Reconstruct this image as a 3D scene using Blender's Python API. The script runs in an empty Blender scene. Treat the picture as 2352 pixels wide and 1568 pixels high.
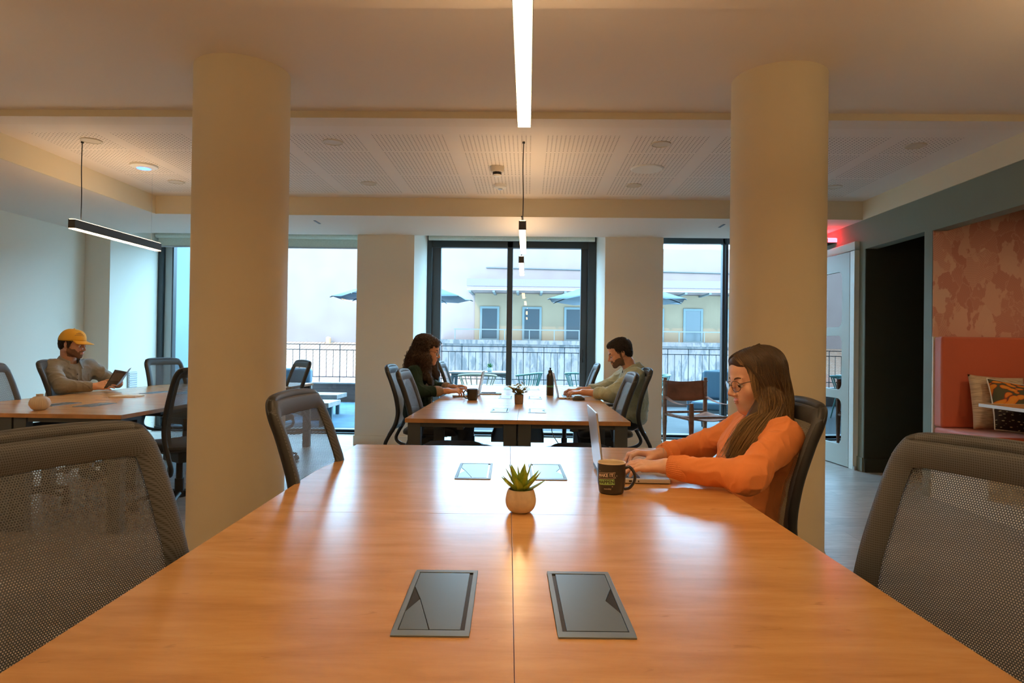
import bpy, bmesh, math, random
import numpy as np
from mathutils import Vector, Matrix, Euler
from math import sin, cos, pi, radians

SC = bpy.context.scene
COL = SC.collection

# ------------------------------------------------------------------ camera
def make_camera():
    a, p, r = .0233, .00835, .0135
    F = Vector((-sin(a)*cos(p), cos(a)*cos(p), sin(p)))
    R = Vector((cos(a), sin(a), 0)); U = R.cross(F)
    R2 = cos(r)*R + sin(r)*U; U2 = cos(r)*U - sin(r)*R
    cd = bpy.data.cameras.new('camera'); co = bpy.data.objects.new('camera', cd); COL.objects.link(co)
    cd.sensor_width = 36; cd.lens = 36*1500/2352; cd.clip_start = .05; cd.clip_end = 400
    M = Matrix((R2, U2, -F)).transposed().to_4x4(); M.translation = Vector((0, 0, 1.193))
    co.matrix_world = M
    SC.camera = co
make_camera()

# ------------------------------------------------------------------ view, sky, sun
SC.view_settings.view_transform = 'Standard'
SC.view_settings.look = 'None'
SC.view_settings.gamma = 1
SC.view_settings.use_curve_mapping = False
SC.view_settings.exposure = 0.38
SC.cycles.max_bounces = 10
SC.cycles.diffuse_bounces = 5
SC.cycles.glossy_bounces = 4
SC.cycles.transparent_max_bounces = 24
SC.cycles.transmission_bounces = 6
SC.cycles.caustics_reflective = False
SC.cycles.caustics_refractive = False
SC.cycles.sample_clamp_indirect = 6
SC.cycles.blur_glossy = .5

SKY = (.36, .70, 1.0); SKY_STRENGTH = 13.0
W = bpy.data.worlds.new('sky'); SC.world = W; W.use_nodes = True
bg = W.node_tree.nodes['Background']; bg.inputs['Color'].default_value = (*SKY, 1); bg.inputs['Strength'].default_value = SKY_STRENGTH

def add_light(name, kind, loc, rot, energy, color, **kw):
    ld = bpy.data.lights.new(name, kind); ld.energy = energy; ld.color = color
    for k, v in kw.items(): setattr(ld, k, v)
    o = bpy.data.objects.new(name, ld); o.location = loc; o.rotation_euler = rot; COL.objects.link(o)
    return o
# afternoon sun from behind our building: it only reaches the house across the yard
sun = add_light('sun', 'SUN', (0, -20, 30), (radians(52), 0, radians(-24)), 4.0, (1, .80, .68), angle=.01)

# ------------------------------------------------------------------ materials
def mat(name, color=(.8, .8, .8), rough=.5, metal=0., spec=.5, emit=None, estr=0., sheen=0., coat=0., noise=None, bump=None, sub=0.):
    """principled material; noise=(scale, amount, detail) varies colour in object space; bump=(scale, strength, dist)"""
    m = bpy.data.materials.new(name); m.use_nodes = True
    nt = m.node_tree; b = nt.nodes['Principled BSDF']
    b.inputs['Base Color'].default_value = (*color, 1); b.inputs['Roughness'].default_value = rough
    b.inputs['Metallic'].default_value = metal; b.inputs['Specular IOR Level'].default_value = spec
    if sheen: b.inputs['Sheen Weight'].default_value = sheen; b.inputs['Sheen Roughness'].default_value = .5
    if coat: b.inputs['Coat Weight'].default_value = coat; b.inputs['Coat Roughness'].default_value = .1
    if sub: b.inputs['Subsurface Weight'].default_value = sub; b.inputs['Subsurface Radius'].default_value = (.012, .004, .002); b.inputs['Subsurface Scale'].default_value = 1
    if emit: b.inputs['Emission Color'].default_value = (*emit, 1); b.inputs['Emission Strength'].default_value = estr
    if noise or bump:
        tc = nt.nodes.new('ShaderNodeTexCoord')
        if noise:
            n = nt.nodes.new('ShaderNodeTexNoise'); n.inputs['Scale'].default_value = noise[0]; n.inputs['Detail'].default_value = noise[2] if len(noise) > 2 else 4
            nt.links.new(tc.outputs['Object'], n.inputs['Vector'])
            r = nt.nodes.new('ShaderNodeValToRGB'); a = noise[1]
            r.color_ramp.elements[0].position = .3; r.color_ramp.elements[1].position = .7
            r.color_ramp.elements[0].color = (*[c*(1-a) for c in color], 1); r.color_ramp.elements[1].color = (*[min(1, c*(1+a)) for c in color], 1)
            nt.links.new(n.outputs['Fac'], r.inputs['Fac']); nt.links.new(r.outputs['Color'], b.inputs['Base Color'])
        if bump:
            n = nt.nodes.new('ShaderNodeTexNoise'); n.inputs['Scale'].default_value = bump[0]; n.inputs['Detail'].default_value = 3
            nt.links.new(tc.outputs['Object'], n.inputs['Vector'])
            bp = nt.nodes.new('ShaderNodeBump'); bp.inputs['Strength'].default_value = bump[1]; bp.inputs['Distance'].default_value = bump[2] if len(bump) > 2 else .001
            nt.links.new(n.outputs['Fac'], bp.inputs['Height']); nt.links.new(bp.outputs['Normal'], b.inputs['Normal'])
    return m

class NT:
    """tiny node-graph helper"""
    def __init__(s, m): s.m = m; m.use_nodes = True; s.t = m.node_tree; s.b = s.t.nodes.get('Principled BSDF')
    def n(s, kind, ins=None, **kw):
        x = s.t.nodes.new(kind)
        for k, v in kw.items(): setattr(x, k, v)
        for k, v in (ins or {}).items(): s.set(x, k, v)
        return x
    def set(s, x, k, v):
        if isinstance(v, bpy.types.NodeSocket): s.t.links.new(v, x.inputs[k])
        else: x.inputs[k].default_value = v
    def math(s, op, a, b=0., c=None):
        x = s.t.nodes.new('ShaderNodeMath'); x.operation = op
        s.set(x, 0, a); s.set(x, 1, b)
        if c is not None: s.set(x, 2, c)
        return x.outputs[0]
    def mix(s, f, a, b):
        x = s.t.nodes.new('ShaderNodeMix'); x.data_type = 'RGBA'
        s.set(x, 0, f); s.set(x, 6, a); s.set(x, 7, b); return x.outputs[2]
    def ramp(s, f, stops):
        x = s.t.nodes.new('ShaderNodeValToRGB'); e = x.color_ramp.elements
        while len(e) < len(stops): e.new(.5)
        for i, (p, c) in enumerate(stops): e[i].position = p; e[i].color = (*c, 1) if len(c) == 3 else c
        s.set(x, 0, f); return x.outputs[0]
    def bump(s, h, st, d):
        x = s.n('ShaderNodeBump', {'Height': h, 'Strength': st, 'Distance': d}); return x.outputs[0]

M = {}
M['wall'] = mat('white_paint', (.80, .76, .66), .7, spec=.25, bump=(180, .05, .0005))
M['ceil'] = mat('ceiling_paint', (.78, .70, .63), .75, spec=.2)
M['beam'] = mat('beam_paint', (.74, .66, .50), .7, spec=.2)
M['column'] = mat('column_paint', (.72, .63, .46), .55, spec=.3)
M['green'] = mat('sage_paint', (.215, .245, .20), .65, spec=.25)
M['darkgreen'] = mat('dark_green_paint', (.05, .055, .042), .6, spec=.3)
M['frame'] = mat('dark_window_frame', (.045, .055, .06), .4, metal=.2)
M['frame_light'] = mat('grey_window_frame', (.42, .46, .45), .45)
M['steel'] = mat('graphite_steel', (.065, .075, .085), .42, metal=.1, bump=(400, .1, .0003))
M['black'] = mat('black_plastic', (.016, .017, .019), .45, bump=(500, .1, .0003))
M['blackgloss'] = mat('black_gloss', (.012, .012, .014), .15)
M['chrome'] = mat('chrome', (.6, .6, .6), .15, metal=1)
M['alu'] = mat('brushed_aluminium', (.50, .52, .54), .32, metal=.9)
M['white'] = mat('white_plastic', (.78, .76, .72), .4)
M['lampon'] = mat('lit_diffuser', (.9, .9, .9), .5, emit=(1, .62, .28), estr=34)
M['upfill'] = mat('uplight_fill', (.9, .9, .9), .5, emit=(1, .66, .34), estr=48)  # upward glow added to the pendants to brighten the ceiling
M['upfill_dim'] = mat('uplight_fill_dim', (.9, .9, .9), .5, emit=(1, .66, .34), estr=22)
M['lampon2'] = mat('booth_fill_diffuser', (.9, .9, .9), .5, emit=(1, .72, .42), estr=26)

def wood_top():
    m = bpy.data.materials.new('oak_laminate'); g = NT(m); b = g.b
    tc = g.n('ShaderNodeTexCoord')
    mp = g.n('ShaderNodeMapping', {'Vector': tc.outputs['Object'], 'Scale': (1.6, 9, 3)})
    n1 = g.n('ShaderNodeTexNoise', {'Vector': mp.outputs[0], 'Scale': 1.6, 'Detail': 8, 'Roughness': .6, 'Distortion': .5})
    mp2 = g.n('ShaderNodeMapping', {'Vector': tc.outputs['Object'], 'Scale': (5, 26, 8)})
    n2 = g.n('ShaderNodeTexNoise', {'Vector': mp2.outputs[0], 'Scale': 2.2, 'Detail': 5, 'Roughness': .65})
    mp3 = g.n('ShaderNodeMapping', {'Vector': tc.outputs['Object'], 'Scale': (2.2, 8, 3)})
    n3 = g.n('ShaderNodeTexNoise', {'Vector': mp3.outputs[0], 'Scale': 4.5, 'Detail': 3, 'Distortion': .9})
    c1 = g.ramp(n1.outputs['Fac'], [(.30, (.52, .265, .095)), (.5, (.62, .335, .125)), (.72, (.70, .41, .17))])
    c2 = g.ramp(n2.outputs['Fac'], [(.35, (.94, .92, .90)), (.6, (1.0, 1.0, 1.0))])
    mx = g.n('ShaderNodeMix', data_type='RGBA', blend_type='MULTIPLY'); g.set(mx, 0, .8); g.set(mx, 6, c1); g.set(mx, 7, c2)
    knots = g.ramp(n3.outputs['Fac'], [(.68, (0, 0, 0)), (.79, (1, 1, 1))])
    col = g.mix(g.math('MULTIPLY', knots, .55), mx.outputs[2], (.22, .10, .045, 1))
    g.set(b, 'Base Color', col)
    b.inputs['Roughness'].default_value = .225; b.inputs['Specular IOR Level'].default_value = .85
    return m
M['oak'] = wood_top()
M['oak_edge'] = mat('oak_edge_band', (.44, .22, .085), .45, noise=(9, .2))

def floor_mat():
    m = bpy.data.materials.new('grey_wood_floor'); g = NT(m); b = g.b
    tc = g.n('ShaderNodeTexCoord')
    mp = g.n('ShaderNodeMapping', {'Vector': tc.outputs['Object'], 'Rotation': (0, 0, 0)})
    br = g.n('ShaderNodeTexBrick', {'Vector': mp.outputs[0], 'Scale': 1, 'Mortar Size': .0015, 'Brick Width': 1.3, 'Row Height': .19, 'Color1': (.40, .36, .32, 1), 'Color2': (.50, .45, .40, 1), 'Mortar': (.2, .18, .16, 1)}); br.offset = .37
    mp2 = g.n('ShaderNodeMapping', {'Vector': tc.outputs['Object'], 'Scale': (2.2, 14, 1)})
    n = g.n('ShaderNodeTexNoise', {'Vector': mp2.outputs[0], 'Scale': 2.5, 'Detail': 7, 'Distortion': .8})
    c2 = g.ramp(n.outputs['Fac'], [(.3, (.62, .60, .58)), (.65, (1.0, 1.0, 1.0))])
    mx = g.n('ShaderNodeMix', data_type='RGBA', blend_type='MULTIPLY'); g.set(mx, 0, .9); g.set(mx, 6, br.outputs['Color']); g.set(mx, 7, c2)
    g.set(b, 'Base Color', mx.outputs[2]); b.inputs['Roughness'].default_value = .34
    g.set(b, 'Normal', g.bump(n.outputs['Fac'], .15, .001))
    return m
M['floor'] = floor_mat()

def perf_ceiling():
    """painted ceiling whose perforated tiles are dark holes in blocks"""
    m = bpy.data.materials.new('perforated_ceiling'); g = NT(m); b = g.b
    tc = g.n('ShaderNodeTexCoord'); s = g.n('ShaderNodeSeparateXYZ', {0: tc.outputs['Object']})
    X = g.math('ADD', s.outputs[0], 40.205); Y = g.math('ADD', s.outputs[1], 40.0)
    P = .0315
    fx = g.math('SUBTRACT', g.math('FRACT', g.math('DIVIDE', X, P)), .5); fy = g.math('SUBTRACT', g.math('FRACT', g.math('DIVIDE', Y, P)), .5)
    d = g.math('SQRT', g.math('ADD', g.math('MULTIPLY', fx, fx), g.math('MULTIPLY', fy, fy)))
    hole = g.math('LESS_THAN', d, .17)
    # tile blocks: .60 x .63 tiles with a plain border
    tx = g.math('FRACT', g.math('DIVIDE', X, P*20)); ty = g.math('FRACT', g.math('DIVIDE', Y, P*22))
    inx = g.math('MULTIPLY', g.math('GREATER_THAN', tx, .001), g.math('LESS_THAN', tx, .849))
    iny = g.math('MULTIPLY', g.math('GREATER_THAN', ty, .001), g.math('LESS_THAN', ty, .953))
    lim = g.math('MULTIPLY', g.math('MULTIPLY', g.math('GREATER_THAN', s.outputs[0], -3.62), g.math('LESS_THAN', s.outputs[0], 3.05)),
                 g.math('MULTIPLY', g.math('GREATER_THAN', s.outputs[1], 4.62), g.math('LESS_THAN', s.outputs[1], 6.42)))
    f = g.math('MULTIPLY', g.math('MULTIPLY', hole, lim), g.math('MULTIPLY', inx, iny))
    g.set(b, 'Base Color', g.mix(f, (.80, .72, .66, 1), (.10, .08, .06, 1))); b.inputs['Roughness'].default_value = .7
    return m
M['perf'] = perf_ceiling()

def glass_mat(ior=1.5):
    """thin architectural glass: clear straight through, mirror-like by Fresnel"""
    m = bpy.data.materials.new('window_glass'); m.use_nodes = True; t = m.node_tree; t.nodes.remove(t.nodes['Principled BSDF'])
    out = t.nodes['Material Output']; tr = t.nodes.new('ShaderNodeBsdfTransparent'); tr.inputs[0].default_value = (.97, .985, .98, 1)
    gl = t.nodes.new('ShaderNodeBsdfGlossy'); gl.inputs['Roughness'].default_value = 0.0
    fr = t.nodes.new('ShaderNodeFresnel'); ge = t.nodes.new('ShaderNodeNewGeometry'); ml = t.nodes.new('ShaderNodeMapRange'); ml.inputs[3].default_value = ior; ml.inputs[4].default_value = 1/ior; t.links.new(ge.outputs['Backfacing'], ml.inputs[0]); t.links.new(ml.outputs[0], fr.inputs[0])
    mx = t.nodes.new('ShaderNodeMixShader'); t.links.new(fr.outputs[0], mx.inputs[0]); t.links.new(tr.outputs[0], mx.inputs[1]); t.links.new(gl.outputs[0], mx.inputs[2]); t.links.new(mx.outputs[0], out.inputs[0])
    return m
M['glass'] = glass_mat()

def mesh_fabric(name, pitch, col, opening=.30):
    """woven seat mesh: round see-through holes in a staggered grid over the uv (metres)"""
    m = bpy.data.materials.new(name); g = NT(m); t = g.t
    uv = g.n('ShaderNodeUVMap'); s = g.n('ShaderNodeSeparateXYZ', {0: uv.outputs[0]})
    u = g.math('DIVIDE', s.outputs[0], pitch); v = g.math('DIVIDE', s.outputs[1], pitch*.86)
    row = g.math('FLOOR', v); odd = g.math('MULTIPLY', g.math('MODULO', row, 2.0), .5)
    fu = g.math('SUBTRACT', g.math('FRACT', g.math('ADD', u, odd)), .5); fv = g.math('MULTIPLY', g.math('SUBTRACT', g.math('FRACT', v), .5), .86)
    d = g.math('SQRT', g.math('ADD', g.math('MULTIPLY', fu, fu), g.math('MULTIPLY', fv, fv)))
    hole = g.math('LESS_THAN', d, opening)
    g.b.inputs['Base Color'].default_value = (*col, 1); g.b.inputs['Roughness'].default_value = .55; g.b.inputs['Specular IOR Level'].default_value = .4
    g.set(g.b, 'Normal', g.bump(d, .6, .0015))
    tr = t.nodes.new('ShaderNodeBsdfTransparent'); mx = t.nodes.new('ShaderNodeMixShader')
    t.links.new(hole, mx.inputs[0]); t.links.new(g.b.outputs[0], mx.inputs[1]); t.links.new(tr.outputs[0], mx.inputs[2]); t.links.new(mx.outputs[0], t.nodes['Material Output'].inputs[0])
    return m
M['mesh'] = mesh_fabric('chair_mesh_fabric', .0050, (.098, .108, .120), .27)

def wrap_fabric():
    m = bpy.data.materials.new('chair_frame_fabric'); g = NT(m)
    uv = g.n('ShaderNodeTexCoord'); s = g.n('ShaderNodeSeparateXYZ', {0: uv.outputs['Object']})
    P = .0046
    def cell(x): return g.math('ABSOLUTE', g.math('SUBTRACT', g.math('FRACT', g.math('DIVIDE', x, P)), .5))
    h = g.math('MULTIPLY', cell(g.math('ADD', s.outputs[0], s.outputs[1])), cell(s.outputs[2]))
    g.set(g.b, 'Base Color', g.mix(g.math('MULTIPLY', h, 5.0), (.088, .096, .106, 1), (.012, .012, .012, 1))); g.b.inputs['Roughness'].default_value = .6
    g.set(g.b, 'Normal', g.bump(h, .5, .001))
    return m
M['wrap'] = wrap_fabric()

# ------------------------------------------------------------------ mesh building helpers
class MB:
    def __init__(s): s.v = []; s.f = []; s.m = []; s.uv = None
    def add(s, vs, fs, mi=0):
        o = len(s.v); s.v += [tuple(x) for x in vs]; s.f += [tuple(i+o for i in f) for f in fs]; s.m += [mi]*len(fs); return s
    def box(s, c, d, rot=None, mi=0, taper=None):
        x, y, z = d[0]/2, d[1]/2, d[2]/2
        vs = [Vector((sx*x, sy*y, sz*z)) for sz in (-1, 1) for sy in (-1, 1) for sx in (-1, 1)]
        if taper: vs = [Vector((v.x*(taper[0] if v.z > 0 else 1), v.y*(taper[1] if v.z > 0 else 1), v.z)) for v in vs]
        if rot is not None:
            Rm = rot if isinstance(rot, Matrix) else Euler(rot).to_matrix(); vs = [Rm @ v for v in vs]
        vs = [v+Vector(c) for v in vs]
        return s.add(vs, [(0, 2, 3, 1), (4, 5, 7, 6), (0, 1, 5, 4), (2, 6, 7, 3), (0, 4, 6, 2), (1, 3, 7, 5)], mi)
    def bb(s, a, b, mi=0):
        return s.box([(a[i]+b[i])/2 for i in range(3)], [abs(b[i]-a[i]) for i in range(3)], mi=mi)
    def tube(s, path, r, n=10, mi=0, cap=True, flat=None, closed=False, up=None):
        """sweep along points; r number or list; flat=(a,b) scales the section"""
        P = [Vector(p) for p in path]; N = len(P); rs = r if hasattr(r, '__len__') else [r]*N
        T = []
        for i in range(N):
            if closed: t = P[(i+1) % N]-P[i-1]
            else: t = P[min(i+1, N-1)]-P[max(i-1, 0)]
            T.append(t.normalized() if t.length > 1e-9 else Vector((0, 0, 1)))
        u0 = Vector(up) if up is not None else (Vector((0, 0, 1)) if abs(T[0].z) < .9 else Vector((0, 1, 0)))
        a = (u0 - T[0]*u0.dot(T[0])).normalized(); vs = []
        for i in range(N):
            if up is not None: a = Vector(up)
            a = (a - T[i]*a.dot(T[i])); a = a.normalized() if a.length > 1e-6 else Vector((1, 0, 0)); b = T[i].cross(a)
            fa, fb = flat or (1, 1)
            for k in range(n):
                q = 2*pi*k/n; vs.append(P[i]+a*(cos(q)*rs[i]*fa)+b*(sin(q)*rs[i]*fb))
        fs = []
        for i in range(N if closed else N-1):
            j = (i+1) % N
            for k in range(n): fs.append((i*n+k, i*n+(k+1) % n, j*n+(k+1) % n, j*n+k))
        if cap and not closed: fs.append(tuple(range(n-1, -1, -1))); fs.append(tuple((N-1)*n+k for k in range(n)))
        return s.add(vs, fs, mi)
    def cyl(s, p0, p1, r0, r1=None, n=20, mi=0): return s.tube([p0, p1], [r0, r0 if r1 is None else r1], n, mi)
    def lathe(s, prof, c=(0, 0, 0), n=32, mi=0, ripple=None, shut=True):
        vs = []; N = len(prof)
        for (r, z) in prof:
            for k in range(n):
                q = 2*pi*k/n; rr = r*(1+(ripple[1]*(abs(cos(q*ripple[0]/2))-.5) if ripple else 0)); vs.append((c[0]+rr*cos(q), c[1]+rr*sin(q), c[2]+z))
        fs = [(i*n+k, i*n+(k+1) % n, (i+1)*n+(k+1) % n, (i+1)*n+k) for i in range(N-1) for k in range(n)]
        if shut and prof[0][0] > 1e-5: fs.append(tuple(range(n-1, -1, -1)))
        if shut and prof[-1][0] > 1e-5: fs.append(tuple((N-1)*n+k for k in range(n)))
        return s.add(vs, fs, mi)
    def ball(s, c, r, n=16, mi=0, rot=None):
        r = (r, r, r) if not hasattr(r, '__len__') else r; m = n//2; vs = []; fs = []
        Rm = Euler(rot).to_matrix() if rot is not None else None
        for i in range(m+1):
            t = pi*i/m
            for k in range(n):
                q = 2*pi*k/n; v = Vector((r[0]*sin(t)*cos(q), r[1]*sin(t)*sin(q), r[2]*cos(t)))
                if Rm: v = Rm @ v
                vs.append(v+Vector(c))
        fs = [(i*n+k, (i+1)*n+k, (i+1)*n+(k+1) % n, i*n+(k+1) % n) for i in range(m) for k in range(n)]
        return s.add(vs, fs, mi)
    def prism(s, poly, ax, a, b, mi=0):
        """extrude a 2-D polygon between a and b along axis ax (0,1,2)"""
        def p3(p, w):
            q = list(p); q.insert(ax, w); return q
        n = len(poly); vs = [p3(p, a) for p in poly]+[p3(p, b) for p in poly]
        return s.add(vs, [tuple(range(n-1, -1, -1)), tuple(range(n, 2*n))]+[(i, (i+1) % n, n+(i+1) % n, n+i) for i in range(n)], mi)
    def grid(s, fn, nu, nv, mi=0, wrap=False):
        vs = [fn(i/(nu-1) if not wrap else i/nu, j/(nv-1)) for j in range(nv) for i in range(nu)]
        fs = [(j*nu+i, j*nu+(i+1) % nu, (j+1)*nu+(i+1) % nu, (j+1)*nu+i) for j in range(nv-1) for i in range(nu if wrap else nu-1)]
        return s.add(vs, fs, mi)
    def build(s, name, mats, parent=None, smooth=False, bevel=0, seg=2, fix=True, sharp=35, solid=0, subsurf=0):
        me = bpy.data.meshes.new(name); me.from_pydata([tuple(v) for v in s.v], [], s.f)
        ml = mats if isinstance(mats, (list, tuple)) else [mats]
        for m in ml: me.materials.append(M[m] if isinstance(m, str) else m)
        me.polygons.foreach_set('material_index', s.m)
        if fix:
            bm = bmesh.new(); bm.from_mesh(me); bmesh.ops.remove_doubles(bm, verts=bm.verts, dist=1e-6); bmesh.ops.recalc_face_normals(bm, faces=bm.faces); bm.to_mesh(me); bm.free()
        if smooth or bevel:
            me.polygons.foreach_set('use_smooth', [True]*len(me.polygons))
            if sharp and not bevel: me.set_sharp_from_angle(angle=radians(sharp))
        o = bpy.data.objects.new(name, me); COL.objects.link(o)
        if parent: o.parent = parent
        if solid: md = o.modifiers.new('solid', 'SOLIDIFY'); md.thickness = solid; md.offset = 0
        if bevel:
            md = o.modifiers.new('bevel', 'BEVEL'); md.width = bevel; md.segments = seg; md.limit_method = 'ANGLE'; md.angle_limit = radians(40); md.harden_normals = True
        if subsurf: md = o.modifiers.new('subd', 'SUBSURF'); md.levels = subsurf; md.render_levels = subsurf
        return o

def tag(o, label=None, cat=None, group=None, kind=None):
    if label: o['label'] = label
    if cat: o['category'] = cat
    if group: o['group'] = group
    if kind: o['kind'] = kind
    return o
def thing(name, label, cat, loc=(0, 0, 0), rz=0., group=None):
    o = bpy.data.objects.new(name, None); COL.objects.link(o); o.empty_display_size = .1
    o.location = loc; o.rotation_euler = (0, 0, rz); return tag(o, label, cat, group)
def copy_tree(o, parent=None):
    c = o.copy(); COL.objects.link(c)
    if parent: c.parent = parent
    for ch in list(KIDS.get(o.name, ())) or [x for x in o.children]: copy_tree(ch, c)
    return c
KIDS = {}
def dup(o, loc, rz, label, group=None):
    c = copy_tree(o); c.location = loc; c.rotation_euler = (0, 0, rz); c['label'] = label
    if group: c['group'] = group
    return c
def struct(o, label=None):
    o['kind'] = 'structure'
    if label: o['label'] = label
    return o
def curve_pts(pts, n=8):
    """Catmull-Rom through points"""
    P = [Vector(p) for p in pts]; P = [P[0]*2-P[1]]+P+[P[-1]*2-P[-2]]; out = []
    for i in range(1, len(P)-2):
        for k in range(n):
            t = k/n; a, b, c, d = P[i-1:i+3]
            out.append(.5*((2*b)+(c-a)*t+(2*a-5*b+4*c-d)*t*t+(3*b-a-3*c+d)*t**3))
    out.append(P[-2]); return out
def text_mesh(name, txt, size, mt, parent, matrix, extrude=.0002, bend=None, align='CENTER', offset=0.):
    """lettering turned into a mesh; bend(v)->v wraps it over a surface"""
    cu = bpy.data.curves.new(name, 'FONT'); cu.body = txt; cu.size = size; cu.extrude = extrude; cu.align_x = align; cu.align_y = 'CENTER'; cu.resolution_u = 3; cu.offset = offset
    o = bpy.data.objects.new(name+'_src', cu); COL.objects.link(o)
    dg = bpy.context.evaluated_depsgraph_get(); me = bpy.data.meshes.new_from_object(o.evaluated_get(dg)); bpy.data.objects.remove(o); bpy.data.curves.remove(cu)
    if bend:
        bm = bmesh.new(); bm.from_mesh(me); bmesh.ops.triangulate(bm, faces=bm.faces); bmesh.ops.subdivide_edges(bm, edges=[e for e in bm.edges if e.calc_length() > size*.12], cuts=2); bm.to_mesh(me); bm.free()
        for v in me.vertices: v.co = bend(v.co)
    me.name = name; me.materials.clear(); me.materials.append(M[mt] if isinstance(mt, str) else mt)
    o = bpy.data.objects.new(name, me); COL.objects.link(o); o.parent = parent
    if matrix is not None: o.matrix_local = matrix
    return o
# ================================================================== ROOM SHELL
XL, XR, YB = -5.35, 3.35, -3.6
H0, H1, H2, H3 = 2.64, 2.74, 2.695, 2.51
YP, YW = 7.75, 8.80     # pillar faces, glass line
def sbox(name, boxes, mt, **kw):
    b = MB()
    for a, c in boxes: b.bb(a, c)
    return struct(b.build(name, mt, **kw))

sbox('floor', [((XL-.3, YB-.2, -.12), (XR+2.2, 8.95, 0))], 'floor')
sbox('wall_left', [((XL-.25, YB-.2, 0), (XL, 8.95, 2.9))], 'wall')
sbox('wall_back', [((XL-.25, YB-.2, 0), (XR+2.2, YB, 2.9))], 'wall')
# green wall with two openings and the glazed door
sbox('wall_right', [((XR, YB, 0), (XR+.12, 3.1, H3)), ((XR, 3.1, 2.205), (XR+.12, 5.49, H3)), ((XR, 5.49, 0), (XR+.12, 5.60, H3)),
                    ((XR, 5.60, 2.215), (XR+.12, 6.57, H3)), ((XR, 6.57, 0), (XR+.12, 6.70, H3)), ((XR, 6.70, 2.31), (XR+.12, 7.66, H3)), ((XR, 7.66, 0), (XR+.12, 8.95, H3)),
                    ((XR, YB, H3), (XR+.12, YB+.01, H3+.01))], 'green')
sbox('trim_1', [((XR-.012, 6.575, 0), (XR, 6.70, .14)), ((XR-.012, 5.49, 0), (XR, 5.595, .14)), ((XR-.012, 7.66, 0), (XR, 7.74, .14))], 'green', bevel=.002)
# dark alcove behind the first opening
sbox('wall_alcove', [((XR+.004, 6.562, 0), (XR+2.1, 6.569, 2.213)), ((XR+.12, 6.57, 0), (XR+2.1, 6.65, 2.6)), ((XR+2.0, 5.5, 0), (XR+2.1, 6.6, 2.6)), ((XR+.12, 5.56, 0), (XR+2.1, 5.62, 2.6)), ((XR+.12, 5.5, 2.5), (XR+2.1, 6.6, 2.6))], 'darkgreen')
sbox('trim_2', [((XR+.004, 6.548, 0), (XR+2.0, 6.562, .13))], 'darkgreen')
# ceilings
sbox('ceiling', [((XL, 2.78, H1), (XR+.12, 4.29, 2.95)), ((-3.83, YB, H0), (XR+.12, 2.78, 2.95))], 'ceil')
sbox('trim_3', [((-3.83, 4.29, H2), (XR, 4.45, 2.95))], 'ceil')
bm_ = MB(); bm_.bb((-3.83, 4.285, H2), (XR, 4.30, H1+.01)); struct(bm_.build('trim_4', 'beam'))
pc = MB().bb((-3.83, 4.45, H2), (XR, 6.6, 2.95)); struct(pc.build('ceiling_panels', 'perf'))
sbox('trim_5', [((-3.83, 6.6, H3), (XR, 6.62, 2.9))], 'beam')
sbox('trim_6', [((-3.85, 2.78, H3), (-3.83, 6.62, H2+.02)), ((XR-.012, YB, H3-.001), (XR+.10, 6.6, 2.9))], 'beam')
sbox('ceiling_soffit', [((XL, 6.62, H3), (XR+.12, YP+.02, 2.9)), ((XL, YB, H3), (-3.85, 6.62, 2.9)), ((XL, YP, 2.683), (XR+.12, 8.95, 2.9))], 'ceil')

# columns: round, plain, with a small recessed base ring
for nm, (cx, cy), lb in (('trim_7', (-1.645, 3.69), 'left round column'), ('trim_8', (1.42, 3.76), 'right round column')):
    b = MB().lathe([(.258, .07), (.258, H1+.02)], (cx, cy, 0), 72)
    o = struct(b.build(nm, 'column', smooth=True, sharp=40), lb)
    r = MB().lathe([(.265, 0), (.265, .075), (.258, .078)], (cx, cy, 0), 72)
    rr = struct(r.build(nm+'_base', mat('column_base_'+nm, (.33, .28, .20), .5), smooth=True, sharp=40))

# pillars between the windows
def pillar(name, x0, x1):
    sbox(name, [((x0, YP, 0), (x1, 8.95, 2.75))], 'wall', bevel=.004)
    sbox('baseboard_'+name.split('_')[-1], [((x0-.012, YP-.014, 0), (x1+.012, YP, .115)), ((x0-.012, YP, 0), (x0, 8.7, .115)), ((x1, YP, 0), (x1+.012, 8.7, .115))], 'wall', bevel=.003)
pillar('wall_pillar_a', XL, -5.04); pillar('wall_pillar_b', -2.046, -1.36); pillar('wall_pillar_c', .909, 1.597)
sbox('baseboard_left', [((XL, YB, 0), (XL+.013, YP, .115))], 'wall')

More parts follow.
